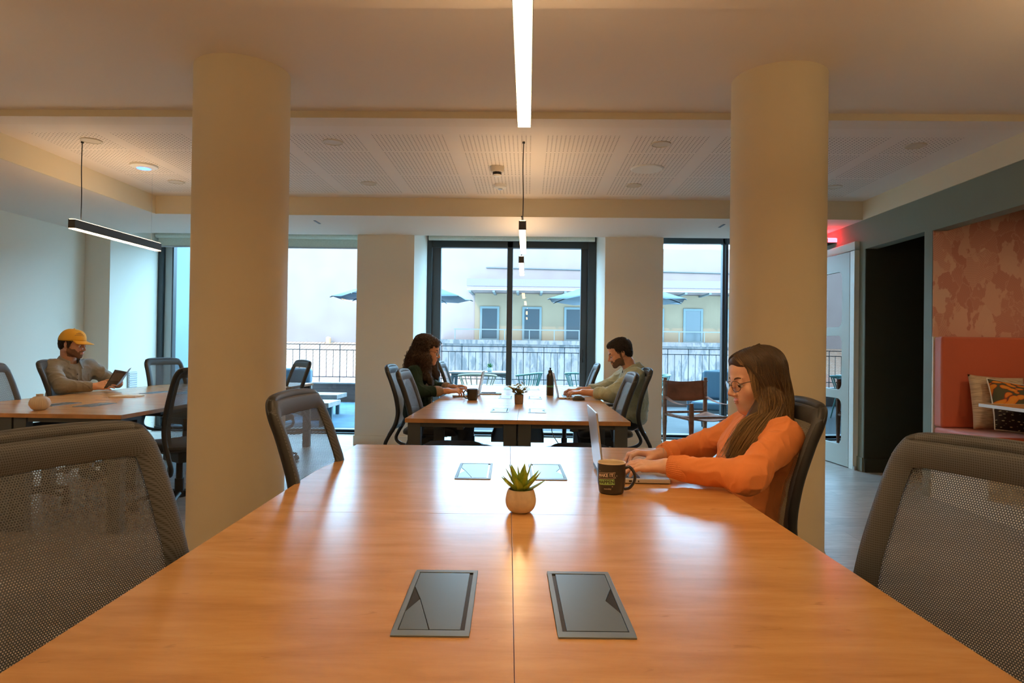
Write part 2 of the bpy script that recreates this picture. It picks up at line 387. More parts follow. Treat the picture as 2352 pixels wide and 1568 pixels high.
# ------------------------------------------------------------------ windows
def window(name, x0, x1, posts, glass_x, head=2.607, blind=None, sill=.055):
    w = thing(name, None, None, ((x0+x1)/2, YW, 0)); w['kind'] = 'structure'; cx = (x0+x1)/2
    fr = MB()
    fr.bb((x0-cx, -.05, 0), (x1-cx, .09, sill)); fr.bb((x0-cx, -.13, 0), (x1-cx, -.05, .02))
    fr.bb((x0-cx, -.03, head-.082), (x1-cx, .07, head+.08))
    o = fr.build('window_frame', 'frame', w, bevel=.004)
    for (a, b, mt, dy) in posts:
        p = MB().bb((a-cx, -.03+dy, sill), (b-cx, .06+dy, head)); p.build('mullion', mt, w, bevel=.004)
    for (a, b, dy) in glass_x:
        g = MB().add([(a-cx, dy, sill), (b-cx, dy, sill), (b-cx, dy, head-.08), (a-cx, dy, head-.08)], [(0, 1, 2, 3)]); g.build('pane', 'glass', w, fix=False)
    if blind:
        z0 = blind
        b = MB().tube([(x0-cx+.03, -.13, 2.635), (x1-cx-.03, -.13, 2.635)], .036, 20); b.build('blind_roller', 'blind', w, smooth=True)
        if z0 < 2.6:
            b = MB().bb((x0-cx+.04, -.097, z0), (x1-cx-.04, -.094, 2.64)); b.build('blind_cloth', 'blind', w)
            b = MB().bb((x0-cx+.04, -.103, z0-.022), (x1-cx-.04, -.088, z0)); b.build('blind_bar', 'alu', w, bevel=.003)
    return w
M['blind'] = mat('roller_blind_cloth', (.62, .66, .58), .8, noise=(60, .06))
window('window_1', -5.04, -2.046, [(-5.04, -4.975, 'frame', 0), (-4.97, -4.87, 'frame_light', .05), (-4.872, -4.852, 'frame', .05), (-3.95, -3.86, 'frame', 0)], [(-4.86, -3.93, .06), (-3.88, -2.046, .02)], blind=2.50)
window('window_2', -1.36, .909, [(-1.36, -1.30, 'frame', -.02), (-1.297, -1.18, 'steel', .04), (-.282, -.206, 'frame', 0), (.71, .80, 'frame', .03), (.80, .909, 'frame', -.02)], [(-1.19, -.27, .06), (-.21, .72, .02)], blind=2.62)
window('window_3', 1.597, 3.35, [(2.595, 2.625, 'frame', 0), (2.632, 2.665, 'frame', -.02), (3.29, 3.35, 'frame', 0)], [(1.597, 2.60, .02), (2.66, 3.30, .03)], head=2.69)
h = MB().bb((.735, 8.745, 1.0), (.750, 8.765, 1.17)); tag(h.build('door_handle', 'blackgloss', bevel=.003), kind='structure')

# glazed door in the green wall
def glazed_door():
    d = thing('door_1', None, None, (XR, 7.18, 0)); d['kind'] = 'structure'
    f = MB()
    for a, c in (((-.05, -.50, 0), (.12, -.41, 2.22)), ((-.05, .43, 0), (.12, .50, 2.22)), ((-.05, -.50, 2.22), (.12, .50, 2.31))): f.bb(a, c)
    f.build('door_frame', mat('pale_door_frame', (.70, .74, .70), .4), d, bevel=.004)
    # leaf with three rounded lights cut as frames: boolean-free, built from rounded-hole strips
    y0, y1 = -.405, .425; b = MB(); x0, x1 = -.022, .022
    lights = [(.22, .70), (.79, 1.36), (1.45, 2.03)]; ya, yb = -.275, .295
    b.bb((x0, y0, .01), (x1, ya, 2.215)); b.bb((x0, yb, .01), (x1, y1, 2.215))
    zs = [.01]+[z for l in lights for z in l]+[2.215]
    for i in range(0, len(zs), 2): b.bb((x0, ya, zs[i]), (x1, yb, zs[i+1]))
    R = .075
    for (za, zb) in lights:
        for (cy, cz, sy, sz) in ((ya, za, 1, 1), (yb, za, -1, 1), (ya, zb, 1, -1), (yb, zb, -1, -1)):
            pts = [(cy, cz)]+[(cy+sy*R*(1-sin(t*pi/16)), cz+sz*R*(1-cos(t*pi/16))) for t in range(9)]
            b.prism(pts, 0, x0, x1)
    b.v = [(x, y-y0, z) for x, y, z in b.v]; leaf = b.build('door_leaf', M['doorgrey'], d, fix=False); leaf.location = (-.03, y0, 0); leaf.rotation_euler = (0, 0, radians(5.0))
    for (za, zb) in lights:
        g = MB().bb((-.004, ya-.01, za-.01), (.004, yb+.01, zb+.01)); g.v = [(x, y-y0, z) for x, y, z in g.v]; g.build('door_pane', M['doorglass'], leaf)
    hh = MB().tube([(-.03, .34, 1.0), (-.075, .34, 1.0), (-.075, .34, 1.16), (-.03, .34, 1.16)], .008, 8); hh.v = [(x+.03, y-y0, z) for x, y, z in hh.v]; hh.build('door_handle', 'blackgloss', leaf, smooth=True)
    for z in (.28, 1.1, 1.9):
        b = MB().tube([(-.03, y0-.004, z-.04), (-.03, y0-.004, z+.04)], .007, 8); b.build('hinge', 'black', d)
M['doorgrey'] = mat('grey_green_door_paint', (.44, .48, .44), .38, spec=.5)
def door_glass():
    m = glass_mat(4.0); m.name = 'dark_door_glass'; t = m.node_tree
    for n in t.nodes:
        if n.type == 'BSDF_TRANSPARENT': n.inputs[0].default_value = (.16, .17, .17, 1)
    return m
M['doorglass'] = door_glass()
glazed_door()
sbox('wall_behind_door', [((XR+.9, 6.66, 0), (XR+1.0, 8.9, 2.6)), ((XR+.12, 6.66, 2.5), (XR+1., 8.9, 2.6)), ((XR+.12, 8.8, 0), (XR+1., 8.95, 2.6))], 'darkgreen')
# door stop
b = MB().cyl((0, 0, 0), (0, 0, .035), .012, n=16).cyl((0, 0, .035), (0, 0, .042), .016, n=16)
o = b.build('door_stop', 'alu', smooth=True); o.location = (XR-.04, 6.66, 0); tag(o, 'small metal door stop on the floor beside the glazed door', 'door stop')

# lit red emergency box above the door
e = thing('emergency_light', 'dark emergency light box with red glow above the glazed door', 'emergency light', (XR-.003, 7.30, 2.39))
MB().bb((-.10, -.14, -.02), (0, .14, .03)).build('housing', 'black', e, bevel=.004)
MB().bb((-.098, -.13, .030), (-.003, .13, .036)).bb((-.098, -.152, -.015), (-.003, -.140, .028)).build('red_lamp', mat('red_lamp', (.6, .02, .02), .4, emit=(1, .02, .03), estr=26), e)

# ceiling fittings
def on_ceiling(px, py): return px, py
DISCS = [(-1.46, 4.80), (.96, 4.80), (2.80, 4.80), (-3.28, 4.80), (-3.30, 6.02), (-1.49, 6.02), (.96, 6.02), (2.78, 6.02)]
WH = ['in the front row nearest the lit pendant, left side', 'in the front row just left of the right column', 'in the front row, rightmost, beyond the right column', 'in the front row above the left hanging lamp cable',
      'in the back row left of the left column', 'in the back row right of the left column', 'in the back row beside the large round speaker', 'in the back row at the edge of the right column']
M['disc'] = mat('ceiling_disc', (.62, .55, .45), .5)
for (x, y), w in zip(DISCS, WH):
    b = MB().lathe([(.0, -.004), (.060, -.004), (.064, -.008), (.072, -.006), (.074, 0)], (0, 0, 0), 36); o = b.build('ceiling_spotlight', 'disc', smooth=True)
    o.location = (x, y, H2); tag(o, 'small flush round ceiling light '+w, 'ceiling light', 'small round lights in the perforated ceiling')
s = thing('ceiling_speaker', 'large flush round ceiling speaker in the perforated panels', 'speaker', (.98, 5.46, H2))
MB().lathe([(.105, -.008), (.125, -.010), (.135, -.004), (.136, 0)], n=48).build('rim', 'white', s, smooth=True)
MB().lathe([(0, -.006), (.107, -.006)], n=48).build('grille', mat('speaker_grille', (.45, .42, .38), .6), s, smooth=True)
s = thing('smoke_detector', 'beige domed smoke detector on the perforated ceiling, the nearer one', 'smoke detector', (-.27, 5.44, H2))
MB().lathe([(.052, -.045), (.058, -.03), (.060, 0)], n=32).build('base', M['disc'], s, smooth=True)
b = MB().lathe([(0, -.082), (.026, -.082), (.034, -.074), (.034, -.066)], n=32)
b.build('cap', 'white', s, smooth=True)
b = MB()
for k in range(16):
    q = k*pi/8; b.box((.034*cos(q), .034*sin(q), -.055), (.004, .006, .024), rot=(0, 0, q))
b.lathe([(.024, -.07), (.024, -.045)], n=16); b.build('sensor_cage', 'black', s)
s = thing('smoke_detector', 'flat white smoke detector on the perforated ceiling, nearer the windows', 'smoke detector', (-.27, 6.06, H2))
MB().lathe([(0, -.034), (.035, -.034), (.058, -.022), (.062, 0)], n=32).build('base', 'white', s, smooth=True)
MB().lathe([(0, -.040), (.020, -.040), (.022, -.033)], n=24).build('cap', 'alu', s, smooth=True)
s = thing('wifi_access_point', 'white round ceiling access point with a blue light ring', 'access point', (-3.28, 5.47, H2))
MB().lathe([(0, -.030), (.05, -.030), (.105, -.014), (.110, 0)], n=48).build('base', 'white', s, smooth=True)
MB().lathe([(.044, -.0305), (.050, -.0310), (.056, -.0290)], n=48).build('light_ring', mat('blue_ring', (.1, .2, .9), .4, emit=(.08, .2, 1), estr=3), s, smooth=True)
for (x, y, r, lb) in ((-2.28, 6.98, .35, 'left of the middle window'), (-.085+.0, 6.98, .0, 'above the middle window'), (2.05, 6.98, -.35, 'beside the right column')):
    v = MB().bb((-.012, -.09, -.004), (.012, .09, 0)); o = v.build('air_slot', 'black'); o.location = (x, y, H3); o.rotation_euler = (0, 0, 0)
    tag(o, 'narrow dark slot in the ceiling soffit '+lb, 'ceiling slot', 'dark slots in the window soffit')
# low radiator grille seen behind the booklet
v = thing('wall_grille', 'small slatted white grille low on the window reveal behind the booklet', 'grille', (-5.035, 8.22, .71))
MB().bb((0, -.09, -.10), (.012, .09, .10)).build('frame', 'alu', v)
b = MB()
for k in range(7): b.box((.016, 0, -.084+k*.028), (.010, .165, .014), rot=(0, .5, 0))
b.build('slats', 'white', v)

# ------------------------------------------------------------------ pendant lamps (each carries its own light)
def pendant(loc, length, cables, label, hang, up='upfill_dim', group='linear pendant lamps over the desks'):
    """housing runs along +y from loc; lit diffuser underneath"""
    L = thing('pendant_lamp', label, 'pendant lamp', loc, 0, group); w, hh = .0525, .066
    b = MB().bb((-w/2, 0, 0), (w/2, length, hh)); b.build('housing', 'steel', L, bevel=.0015)
    MB().bb((-w/2+.003, .004, -.004), (w/2-.003, length-.004, .001)).build('diffuser', 'lampon', L)
    MB().bb((-w/2+.006, .004, hh-.001), (w/2-.006, length-.004, hh+.002)).build('upper_fill_glow', up, L)  # added glowing top, ceiling fill only
    for y, thick in cables:
        c = MB().tube(curve_pts([(0, y, hh), (.002 if thick > .002 else 0, y, hh+.2), (-.003 if thick > .002 else 0, y, hang-loc[2]-.2), (0, y, hang-loc[2])], 4), thick, 8)
        c.build('cable', 'black' if thick > .002 else 'alu', L, smooth=True)
        if thick > .002: MB().cyl((0, y, hang-loc[2]-.012), (0, y, hang-loc[2]), .010, n=16).build('ceiling_rose', 'black', L)
    return L
pendant((-.022, 1.02, 2.026), 1.44, [(.2, .0035), (1.3, .001)], 'brightly lit linear pendant lamp over the front desk, nearest the camera', H0, 'upfill')
pendant((-.045, 4.64, 2.026), 1.18, [(.13, .0035), (1.05, .001)], 'black linear pendant lamp hanging over the middle desk', H2)
pendant((-.070, 6.46, 2.026), 1.14, [(.10, .0035), (1.02, .001)], 'small far linear pendant lamp in front of the middle window', H3)
pendant((-3.37, 4.73, 2.026), 1.14, [(.10, .0035), (1.02, .001)], 'linear pendant lamp over the left desk near the cap-wearing reader', H2)
# unseen pendants added behind the camera for warm fill
for x, y in ((-3.37, 1.2), (-.022, -2.0), (-3.37, -2.0), (2.6, 1.2), (2.6, -2.0)):
    pendant((x, y, 2.026), 1.44, [(.2, .0035)], 'unseen linear pendant lamp added behind the camera for warm fill', H0, 'upfill')
# ================================================================== DESKS
M['socket_frame'] = mat('socket_frame_grey', (.16, .19, .20), .38, metal=.3)
M['socket_lid'] = mat('socket_lid_grey', (.13, .16, .17), .30, metal=.35)
def desk(label, loc, rz, n, L=1.21, Wd=1.40):
    t = thing('bench_desk', label, 'desk', (loc[0], loc[1], 0), rz); h = .74; th = .026
    for i in range(n):
        for s in (-1, 1):
            b = MB().bb((0, -L/2+.0004, -th), (s*(Wd/2), L/2-.0004, 0))
            b.v = [(x+s*.0004 if abs(x) < 1e-6 else x, y, z) for x, y, z in b.v]
            b.m = [1, 0, 1, 1, 1, 1] if False else [0, 0, 1, 1, 1, 1]
            o = b.build('tabletop', ['oak', 'oak_edge'], t, bevel=.0007); o.location = (0, (i+.5)*L, h)
            # power socket box let into the top
            f = MB(); fx, fy, bw = .0615, .150, .0085; z0, z1 = -.001, .0026; ox = s*.131
            f.bb((-fx, -fy, z0), (fx, -fy+.020, z1)); f.bb((-fx, fy-.014, z0), (fx, fy, z1)); f.bb((-fx, -fy+.020, z0), (-fx+bw, fy-.014, z1)); f.bb((fx-bw, -fy+.020, z0), (fx, fy-.014, z1))
            sb = f.build('socket_frame', 'socket_frame', t, bevel=.0008); sb.location = (ox, (i+.5)*L, h)
            d = MB().bb((-fx+bw, -fy+.018, .0001), (fx-bw, fy-.012, .0004)); d.build('socket_well', 'blackgloss', sb)
            a = s  # outer side
            xo, xi = a*(fx-bw-.001), -a*(fx-bw-.007); yn, yf = -fy+.024, fy-.017
            pts = [(xi, yn), (xo, yn), (xo, -.055), (xo-a*.018, .0), (xo, .060), (xo, yf), (xi, yf)]
            if a < 0:
                dx, dy = (.030, yn)
                lid = MB().prism([(xi, yn), (-.003, yn), (xo-a*.018, .0), (xo, .060), (xo, yf), (xi, yf)], 2, .0005, .0022)
                lid.prism([(-.0045, yn), (xo, yn), (xo, -.055), (xo-a*.018-.0008, -.0012)], 2, .0005, .0020)
            else: lid = MB().prism(pts, 2, .0005, .0022)
            lid.build('socket_lid', 'socket_lid', sb, bevel=.0004, seg=1)
    ys = [.05]+[i*L for i in range(1, n)]+[n*L-.05]
    for y in ys:
        for x in (-Wd/2+.055, -.046, .046, Wd/2-.055):
            MB().bb((x-.040, y-.03, 0), (x+.040, y+.03, h-th-.002)).build('leg', 'steel', t, bevel=.002)
        for s in (-1, 1): MB().bb((s*.09, y-.02, h-th-.028), (s*(Wd/2-.09), y+.02, h-th-.002)).build('crossbar', 'steel', t)
    for s in (-1, 1): MB().bb((s*.36-.02, .05, h-th-.045), (s*.36+.02, n*L-.05, h-th-.004)).build('beam', 'steel', t)
    for i in range(n):
        MB().bb((-.17, i*L+.16, h-.16), (.17, (i+1)*L-.16, h-.15)).bb((-.17, i*L+.16, h-.16), (-.165, (i+1)*L-.16, h-.11)).bb((.165, i*L+.16, h-.16), (.17, (i+1)*L-.16, h-.11)).build('cable_tray', 'steel', t)
    return t
DESK_A = desk('long oak bench desk in the foreground with grey socket boxes', (-.002, .565), .0285, 2)
DESK_B = desk('oak bench desk in the middle of the room before the big window', (-.055, 4.05), .0, 3)
DESK_C = desk('oak bench desk on the left where the cap-wearing reader sits', (-3.20, 3.98), .0, 3)
c = MB().tube(curve_pts([(-.15, .8, .60), (-.22, .86, .45), (-.10, .9, .25), (.05, .86, .05), (.10, .8, .012)]), .004, 8)
o = c.build('power_cable', 'white', smooth=True); o.location = (.45, 5.0, 0); tag(o, 'thin white cable drooping to the floor under the middle desk', 'cable')

# ================================================================== TASK CHAIRS
def chair_proto(arms=False, lumbar=False):
    """mesh-back task chair, facing +y; origin on the floor"""
    T = bpy.data.objects.new('task_chair', None); COL.objects.link(T)
    prof = [(.30, -.10), (.275, -.22), (.285, -.315), (.335, -.350), (.42, -.315), (.52, -.262), (.62, -.242), (.75, -.262), (.88, -.305), (.975, -.345), (1.005, -.356)]
    def yz(z):
        for (z0, y0), (z1, y1) in zip(prof[3:], prof[4:]):
            if z <= z1: t = max(0, (z-z0)/(z1-z0)); return y0+(y1-y0)*t
        return prof[-1][1]
    def wx(z): t = (z-.48)/.52; return .238-.030*max(0, t)**1.2
    # frame loop: left rail up, round corner, top, down
    def rail(s):
        pts = [(s*.10, -.06, .30), (s*.17, -.20, .282), (s*.215, -.305, .30), (s*.232, -.345, .345), (s*.238, -.315, .42)]
        for z in (.52, .62, .75, .88, .945): pts.append((s*wx(z), yz(z), z))
        pts += [(s*(wx(1)-.008), yz(.98), .982), (s*(wx(1)-.034), yz(1), 1.003)]
        return pts
    path = rail(-1)+[(-.09, -.362, 1.010), (0, -.366, 1.012), (.09, -.362, 1.010)]+rail(1)[::-1]
    P = curve_pts(path, 5); rs = []
    for p in P:
        rs.append(.0135 if p.z < .42 else .0150)
    b = MB(); n = 12; vs = []
    # section: wide across the panel plane, thinner through it
    b.tube(P, rs, n, flat=(1.15, 1.15), up=(0, 1, .15))
    b.m = [1 if (sum(b.v[i][2] for i in f)/len(f) > .985 and abs(sum(b.v[i][0] for i in f)/len(f)) < .178) else 0 for f in b.f]
    b.build('backrest_frame', ['black', 'wrap'], T, smooth=True, sharp=0)
    lo = .455
    def face(u, v):
        z = lo+(1.0-lo)*v; w = wx(z)-.004; x = (u*2-1)*w
        if v > .93: w2 = w-.02*((v-.93)/.07)**2; x = (u*2-1)*w2
        return (x, yz(z)-.013*(1-(u*2-1)**2)*(1-.55*v)+.005, z)
    b = MB().grid(face, 25, 25)
    me_o = b.build('back_mesh', 'mesh', T, smooth=True, sharp=0, fix=False)
    me = me_o.data; ul = me.uv_layers.new(name='UVMap')
    for lp in me.loops:
        c = me.vertices[lp.vertex_index].co; ul.data[lp.index].uv = (c.x+.5, c.z*1.04)
    # inner border where the mesh doubles over the frame
    def ring(kx, dx, dy, dz):
        out = []
        for (u, v) in [(0, k/16) for k in range(16)]+[(k/12, 1) for k in range(12)]+[(1, 1-k/16) for k in range(17)]:
            x, y, z = face(u, v); f = .35 if (v == 1 and .08 < u < .92) else 1
            cn = 1.0 if v < .9 else 1-.45*(v-.9)/.1*abs(u*2-1)
            x = x*kx+(1 if u > .5 else -1)*dx*abs(u*2-1)**.5
            if v > .9: z = min(z, 1.003)+dz*(v-.9)/.1
            out.append((x, yz(z)+dy-(.013*(1-(u*2-1)**2)*.45 if v == 1 else 0), z))
        return out
    rings = [ring(1, .0185, -.004, .010), ring(1, .0175, .010, .008), ring(1, .009, .0205, .004), ring(1, -.003, .0225, -.004), ring(.90, 0, .018, -.030), ring(.82, 0, .006, -.050)]; nn = len(rings[0]); b = MB()
    b.add([p for r_ in rings for p in r_], [(j*nn+k, j*nn+k+1, (j+1)*nn+k+1, (j+1)*nn+k) for j in range(len(rings)-1) for k in range(nn-1)]); b.build('border_band', 'wrap', T, smooth=True, fix=False, sharp=0)
    # lower crossbar and lumbar pad with its two arms
    zc = .47
    MB().tube(curve_pts([(-wx(zc), yz(zc), zc), (-.1, yz(zc)-.03, zc-.01), (.1, yz(zc)-.03, zc-.01), (wx(zc), yz(zc), zc)], 5), .013, 10).build('crossbar', 'black', T, smooth=True)
    b = MB(); yl = yz(.62)-.045
    b.grid(lambda u, v: ((u*2-1)*.125, yl-.018*(1-(u*2-1)**2), .585+.085*v), 12, 4)
    lumbar and b.build('lumbar_pad', 'black', T, smooth=True, fix=False, solid=.014)
    # seat
    def seat(u, v):
        q = 2*pi*u; rr = (abs(cos(q))**4+abs(sin(q))**4)**(-.25); R = [0, .55, .88, .97, 1.0, .99, .92, 0][int(round(v*7))]; Z = [.487, .485, .478, .468, .452, .436, .428, .428][int(round(v*7))]
        x = cos(q)*rr*.245*R; y = sin(q)*rr*.235*R; z = Z-.022*max(0, (y-.10)/.14)**2+.010*(x/.24)**2*(1 if v < .3 else 0)
        return (x, y+.015, z)
    MB().grid(seat, 40, 8, wrap=True).build('seat', M['seatfab'], T, smooth=True, sharp=60)
    MB().bb((-.19, -.16, .415), (.19, .18, .431)).bb((-.075, -.13, .335), (.075, .10, .418)).build('mechanism', 'black', T, bevel=.01)
    b = MB().tube([(.075, .03, .375), (.23, .03, .385)], .006, 8).box((.245, .03, .386), (.05, .022, .010)); b.build('lever', 'black', T)
    MB().cyl((0, 0, .20), (0, 0, .34), .024, n=20).build('gas_lift', 'black', T, smooth=True)
    MB().cyl((0, 0, .07), (0, 0, .205), .032, n=20).build('gas_lift_sleeve', 'black', T, smooth=True)
    b = MB().lathe([(.0, .118), (.040, .118), (.052, .105), (.052, .075), (.03, .07), (0, .07)], n=20)
    for k in range(5):
        q = 2*pi*k/5+.3; c, s = cos(q), sin(q)
        b.tube([(c*.03, s*.03, .100), (c*.17, s*.17, .093), (c*.295, s*.295, .068)], [.026, .021, .015], 10, flat=(.75, 1.0), up=(0, 0, 1))
    b.build('star_base', 'black', T, smooth=True)
    cas = None
    for k in range(5):
        q = 2*pi*k/5+.3
        b = MB()
        for s in (-1, 1): b.lathe([(0, -.009), (.022, -.009), (.0275, -.005), (.0275, .005), (.022, .009), (0, .009)], n=18)
        vs = b.v; half = len(vs)//2; nv = []
        for i, (x, y, z) in enumerate(vs):
            off = -.0135 if i < half else .0135
            nv.append((x, z+off, y+.0275))
        b.v = nv
        b.box((0, 0, .047), (.030, .030, .020)).cyl((0, 0, .05), (0, 0, .07), .006, n=8)
        o = b.build('caster', 'black', T, smooth=True); o.location = (cos(q)*.288, sin(q)*.288, 0); o.rotation_euler = (0, 0, q*2.7+k)
    if arms:
        for s in (-1, 1):
            MB().tube(curve_pts([(s*.17, -.02, .42), (s*.27, -.03, .43), (s*.285, -.03, .50), (s*.285, -.03, .655)], 5), .017, 10, flat=(1, .7)).build('armrest_post', 'black', T, smooth=True)
            b = MB().box((s*.282, .0, .667), (.075, .24, .024)); b.build('armrest_pad', 'black', T, bevel=.009, seg=3)
    return T
M['seatfab'] = mat('black_seat_fabric', (.020, .021, .024), .85, sheen=.3, bump=(900, .3, .0006))
PROTOS = [chair_proto(), chair_proto(True), chair_proto(False, True)]
_used = set()
def chair(x, y, face, label, kind=0, group=None):
    """face: heading of the sitter in degrees, 0 = +x"""
    p = PROTOS[kind]; rz = radians(face-90)
    if p.name in _used: c = dup(p, (x, y, 0), rz, label, None)
    else: c = p; _used.add(p.name); c.location = (x, y, 0); c.rotation_euler = (0, 0, rz); c['label'] = label
    c['category'] = 'chair'
    c['group'] = group or 'mesh-backed task chairs around the desks'
    return c
chair(-.59, 1.12, -20, 'black mesh task chair at the left front edge of the foreground desk')
chair(.58, 1.14, 201, 'black mesh task chair at the right front edge of the foreground desk')
chair(-.486, 2.32, -3, 'black mesh task chair at the far left of the foreground desk, beside the left column')
chair(.63, 2.38, 178, 'black mesh task chair the woman in the orange sweater sits on')
chair(-.54, 4.69, 0, 'empty mesh task chair nearest on the left side of the middle desk')
chair(-.85, 5.76, 0, 'mesh task chair the curly-haired woman in the green cardigan sits on', 1)
chair(-.60, 7.25, 0, 'empty mesh task chair beyond the curly-haired woman, next to the window')
chair(.40, 4.67, 180, 'empty mesh task chair nearest on the right side of the middle desk')
chair(.71, 5.80, 180, 'mesh task chair the man in the light green shirt sits on', 1)
chair(.42, 7.2, 180, 'empty mesh task chair beyond the man in the light green shirt')
chair(-3.62, 4.68, 0, 'empty mesh task chair at the left picture edge behind the white vase')
chair(-3.86, 5.72, 20, 'mesh task chair the man in the yellow cap sits on', 1)
chair(-3.60, 6.82, -23, 'empty mesh task chair between the yellow-cap reader and the window')
chair(-2.52, 4.71, 145, 'empty mesh task chair with lumbar pad just left of the left column', 2)
chair(-2.64, 6.64, 220, 'empty mesh task chair before the left window, seen past the left column')

# ================================================================== BOOTH IN THE GREEN WALL
M['coral'] = mat('coral_upholstery', (.62, .13, .06), .62, sheen=.35, bump=(30, .25, .006))
def wallpaper():
    m = bpy.data.materials.new('fern_wallpaper'); g = NT(m); tc = g.n('ShaderNodeTexCoord')
    # leaves: voronoi cells, each with its own direction of fine ribs
    mp = g.n('ShaderNodeMapping', {'Vector': tc.outputs['Object'], 'Scale': (1, 1, .62), 'Rotation': (0, .5, 0)})
    dn = g.n('ShaderNodeTexNoise', {'Vector': mp.outputs[0], 'Scale': 6.0, 'Detail': 4})
    wv = g.n('ShaderNodeVectorMath', {0: mp.outputs[0], 1: dn.outputs['Color']}, operation='MULTIPLY_ADD'); wv.inputs[1].default_value = (1, 1, 1)
    ad = g.n('ShaderNodeVectorMath', operation='MULTIPLY_ADD'); g.set(ad, 0, dn.outputs['Color']); ad.inputs[1].default_value = (.42, .42, .42); g.set(ad, 2, mp.outputs[0])
    vo = g.n('ShaderNodeTexVoronoi', {'Vector': ad.outputs[0], 'Scale': 8.5})
    ve = g.n('ShaderNodeTexVoronoi', {'Vector': ad.outputs[0], 'Scale': 8.5}, feature='DISTANCE_TO_EDGE')
    sc = g.n('ShaderNodeSeparateColor', {0: vo.outputs['Color']})
    rot = g.n('ShaderNodeVectorRotate', {'Vector': tc.outputs['Object'], 'Axis': (0, 1, 0), 'Angle': g.math('MULTIPLY', sc.outputs[0], 6.28)})
    sp = g.n('ShaderNodeSeparateXYZ', {0: rot.outputs[0]})
    ribs = g.math('SINE', g.math('ADD', g.math('MULTIPLY', sp.outputs[0], 430), g.math('MULTIPLY', g.math('ABSOLUTE', g.math('SINE', g.math('MULTIPLY', sp.outputs[2], 14))), 9)))
    base = g.ramp(sc.outputs[1], [(0, (.60, .26, .20)), (.45, (.68, .33, .25)), (.7, (.74, .41, .31)), (1, (.80, .54, .42))])
    rb = g.math('MULTIPLY', g.math('GREATER_THAN', ribs, .1), g.math('LESS_THAN', sc.outputs[1], .72))
    c = g.mix(g.math('MULTIPLY', rb, .42), base, (.54, .22, .17, 1))
    edge = g.math('LESS_THAN', ve.outputs['Distance'], .035); c = g.mix(g.math('MULTIPLY', edge, .5), c, (.74, .42, .32, 1))
    g.set(g.b, 'Base Color', c); g.b.inputs['Roughness'].default_value = .75
    return m
M['wallpaper'] = wallpaper()
NX0, NX1 = XR+.12, XR+1.74
sbox('wall_niche', [((XR+.004, 5.4825, .13), (XR+.12, 5.489, 2.203)), ((XR+.12, 5.4825, 0), (NX1, 5.56, 2.6))], 'wallpaper')
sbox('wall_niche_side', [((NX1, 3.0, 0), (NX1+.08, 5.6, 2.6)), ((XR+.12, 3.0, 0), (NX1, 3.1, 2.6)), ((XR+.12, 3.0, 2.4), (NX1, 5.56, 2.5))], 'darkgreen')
sbox('trim_9', [((XR, 3.1, 0), (NX1, 5.49, .13))], 'wall')
bo = thing('booth_bench', 'coral upholstered booth bench with tall back in the papered niche', 'bench', (0, 0, 0))
MB().bb((XR+.004, 4.82, .13), (NX1-.01, 5.47, .465)).build('plinth', 'wall', bo, bevel=.003)
MB().bb((XR-.002, 5.466, .13), (XR+.05, 5.481, 1.325)).build('end_panel', 'wall', bo)
MB().bb((XR+.004, 4.80, .468), (NX1-.01, 5.46, .585)).build('seat_cushion', 'coral', bo, bevel=.022, seg=5)
MB().bb((XR+.004, 5.36, .588), (NX1-.01, 5.468, 1.325)).build('back_cushion', 'coral', bo, bevel=.020, seg=5)
bl = thing('booth_fill_lamp', 'round fill lamp added above the booth table, out of the picture', 'ceiling lamp', (XR+.75, 4.15, 2.4))  # unseen lamp added to brighten the papered niche
MB().lathe([(0, -.05), (.17, -.05), (.18, -.045), (.18, 0)], n=40).build('shade', 'white', bl, smooth=True); MB().lathe([(0, -.055), (.16, -.055), (.16, -.05)], n=40).build('diffuser', 'lampon2', bl)
bt = thing('booth_table', 'white-edged wooden table in the papered booth niche', 'table', (XR+.62, 4.46, .13))
MB().bb((-.55, -.55, .665), (.78, .55, .683)).build('tabletop', [M['oak']], bt)
MB().bb((-.556, -.556, .661), (-.55, .556, .684)).bb((-.55, .55, .661), (.78, .556, .684)).bb((-.55, -.556, .661), (.78, -.55, .684)).build('edge_band', 'white', bt)
MB().cyl((.1, 0, .02), (.1, 0, .66), .04).lathe([(.24, 0), (.24, .012), (.05, .02)], (.1, 0, 0), 32).build('pedestal', 'black', bt, smooth=True)
def cushion(name, w, h, t, mt, loc, rot, label, piping=None):
    def f(u, v):
        a, b_ = u*2-1, v*2-1; e = (1-a*a)**.5*(1-b_*b_)**.5 if abs(a) < 1 and abs(b_) < 1 else 0
        pin = 1-.06*(1-abs(a)**3)*0-.07*(1-abs(b_))*(abs(a)**6)
        return a*w/2*(1-.05*(1-b_*b_)), b_*h/2*(1-.05*(1-a*a)), t/2*e**.8
    b = MB().grid(lambda u, v: (f(u, v)[0], -f(u, v)[2], f(u, v)[1]), 21, 21)
    b.grid(lambda u, v: (f(u, v)[0], f(u, v)[2], f(u, v)[1]), 21, 21)
    o = b.build(name, mt, smooth=True, sharp=0)
    o.location = loc; o.rotation_euler = rot; tag(o, label, 'cushion', 'cushions on the coral booth bench')
    if piping:
        pts = [f(u, 0) for u in np.linspace(0, 1, 12)]+[f(1, v) for v in np.linspace(0, 1, 12)]+[f(u, 1) for u in np.linspace(1, 0, 12)]+[f(0, v) for v in np.linspace(1, 0, 12)]
        MB().tube([(p[0], 0, p[1]) for p in pts], .0045, 8, closed=True).build('piping', piping, o, smooth=True)
    return o
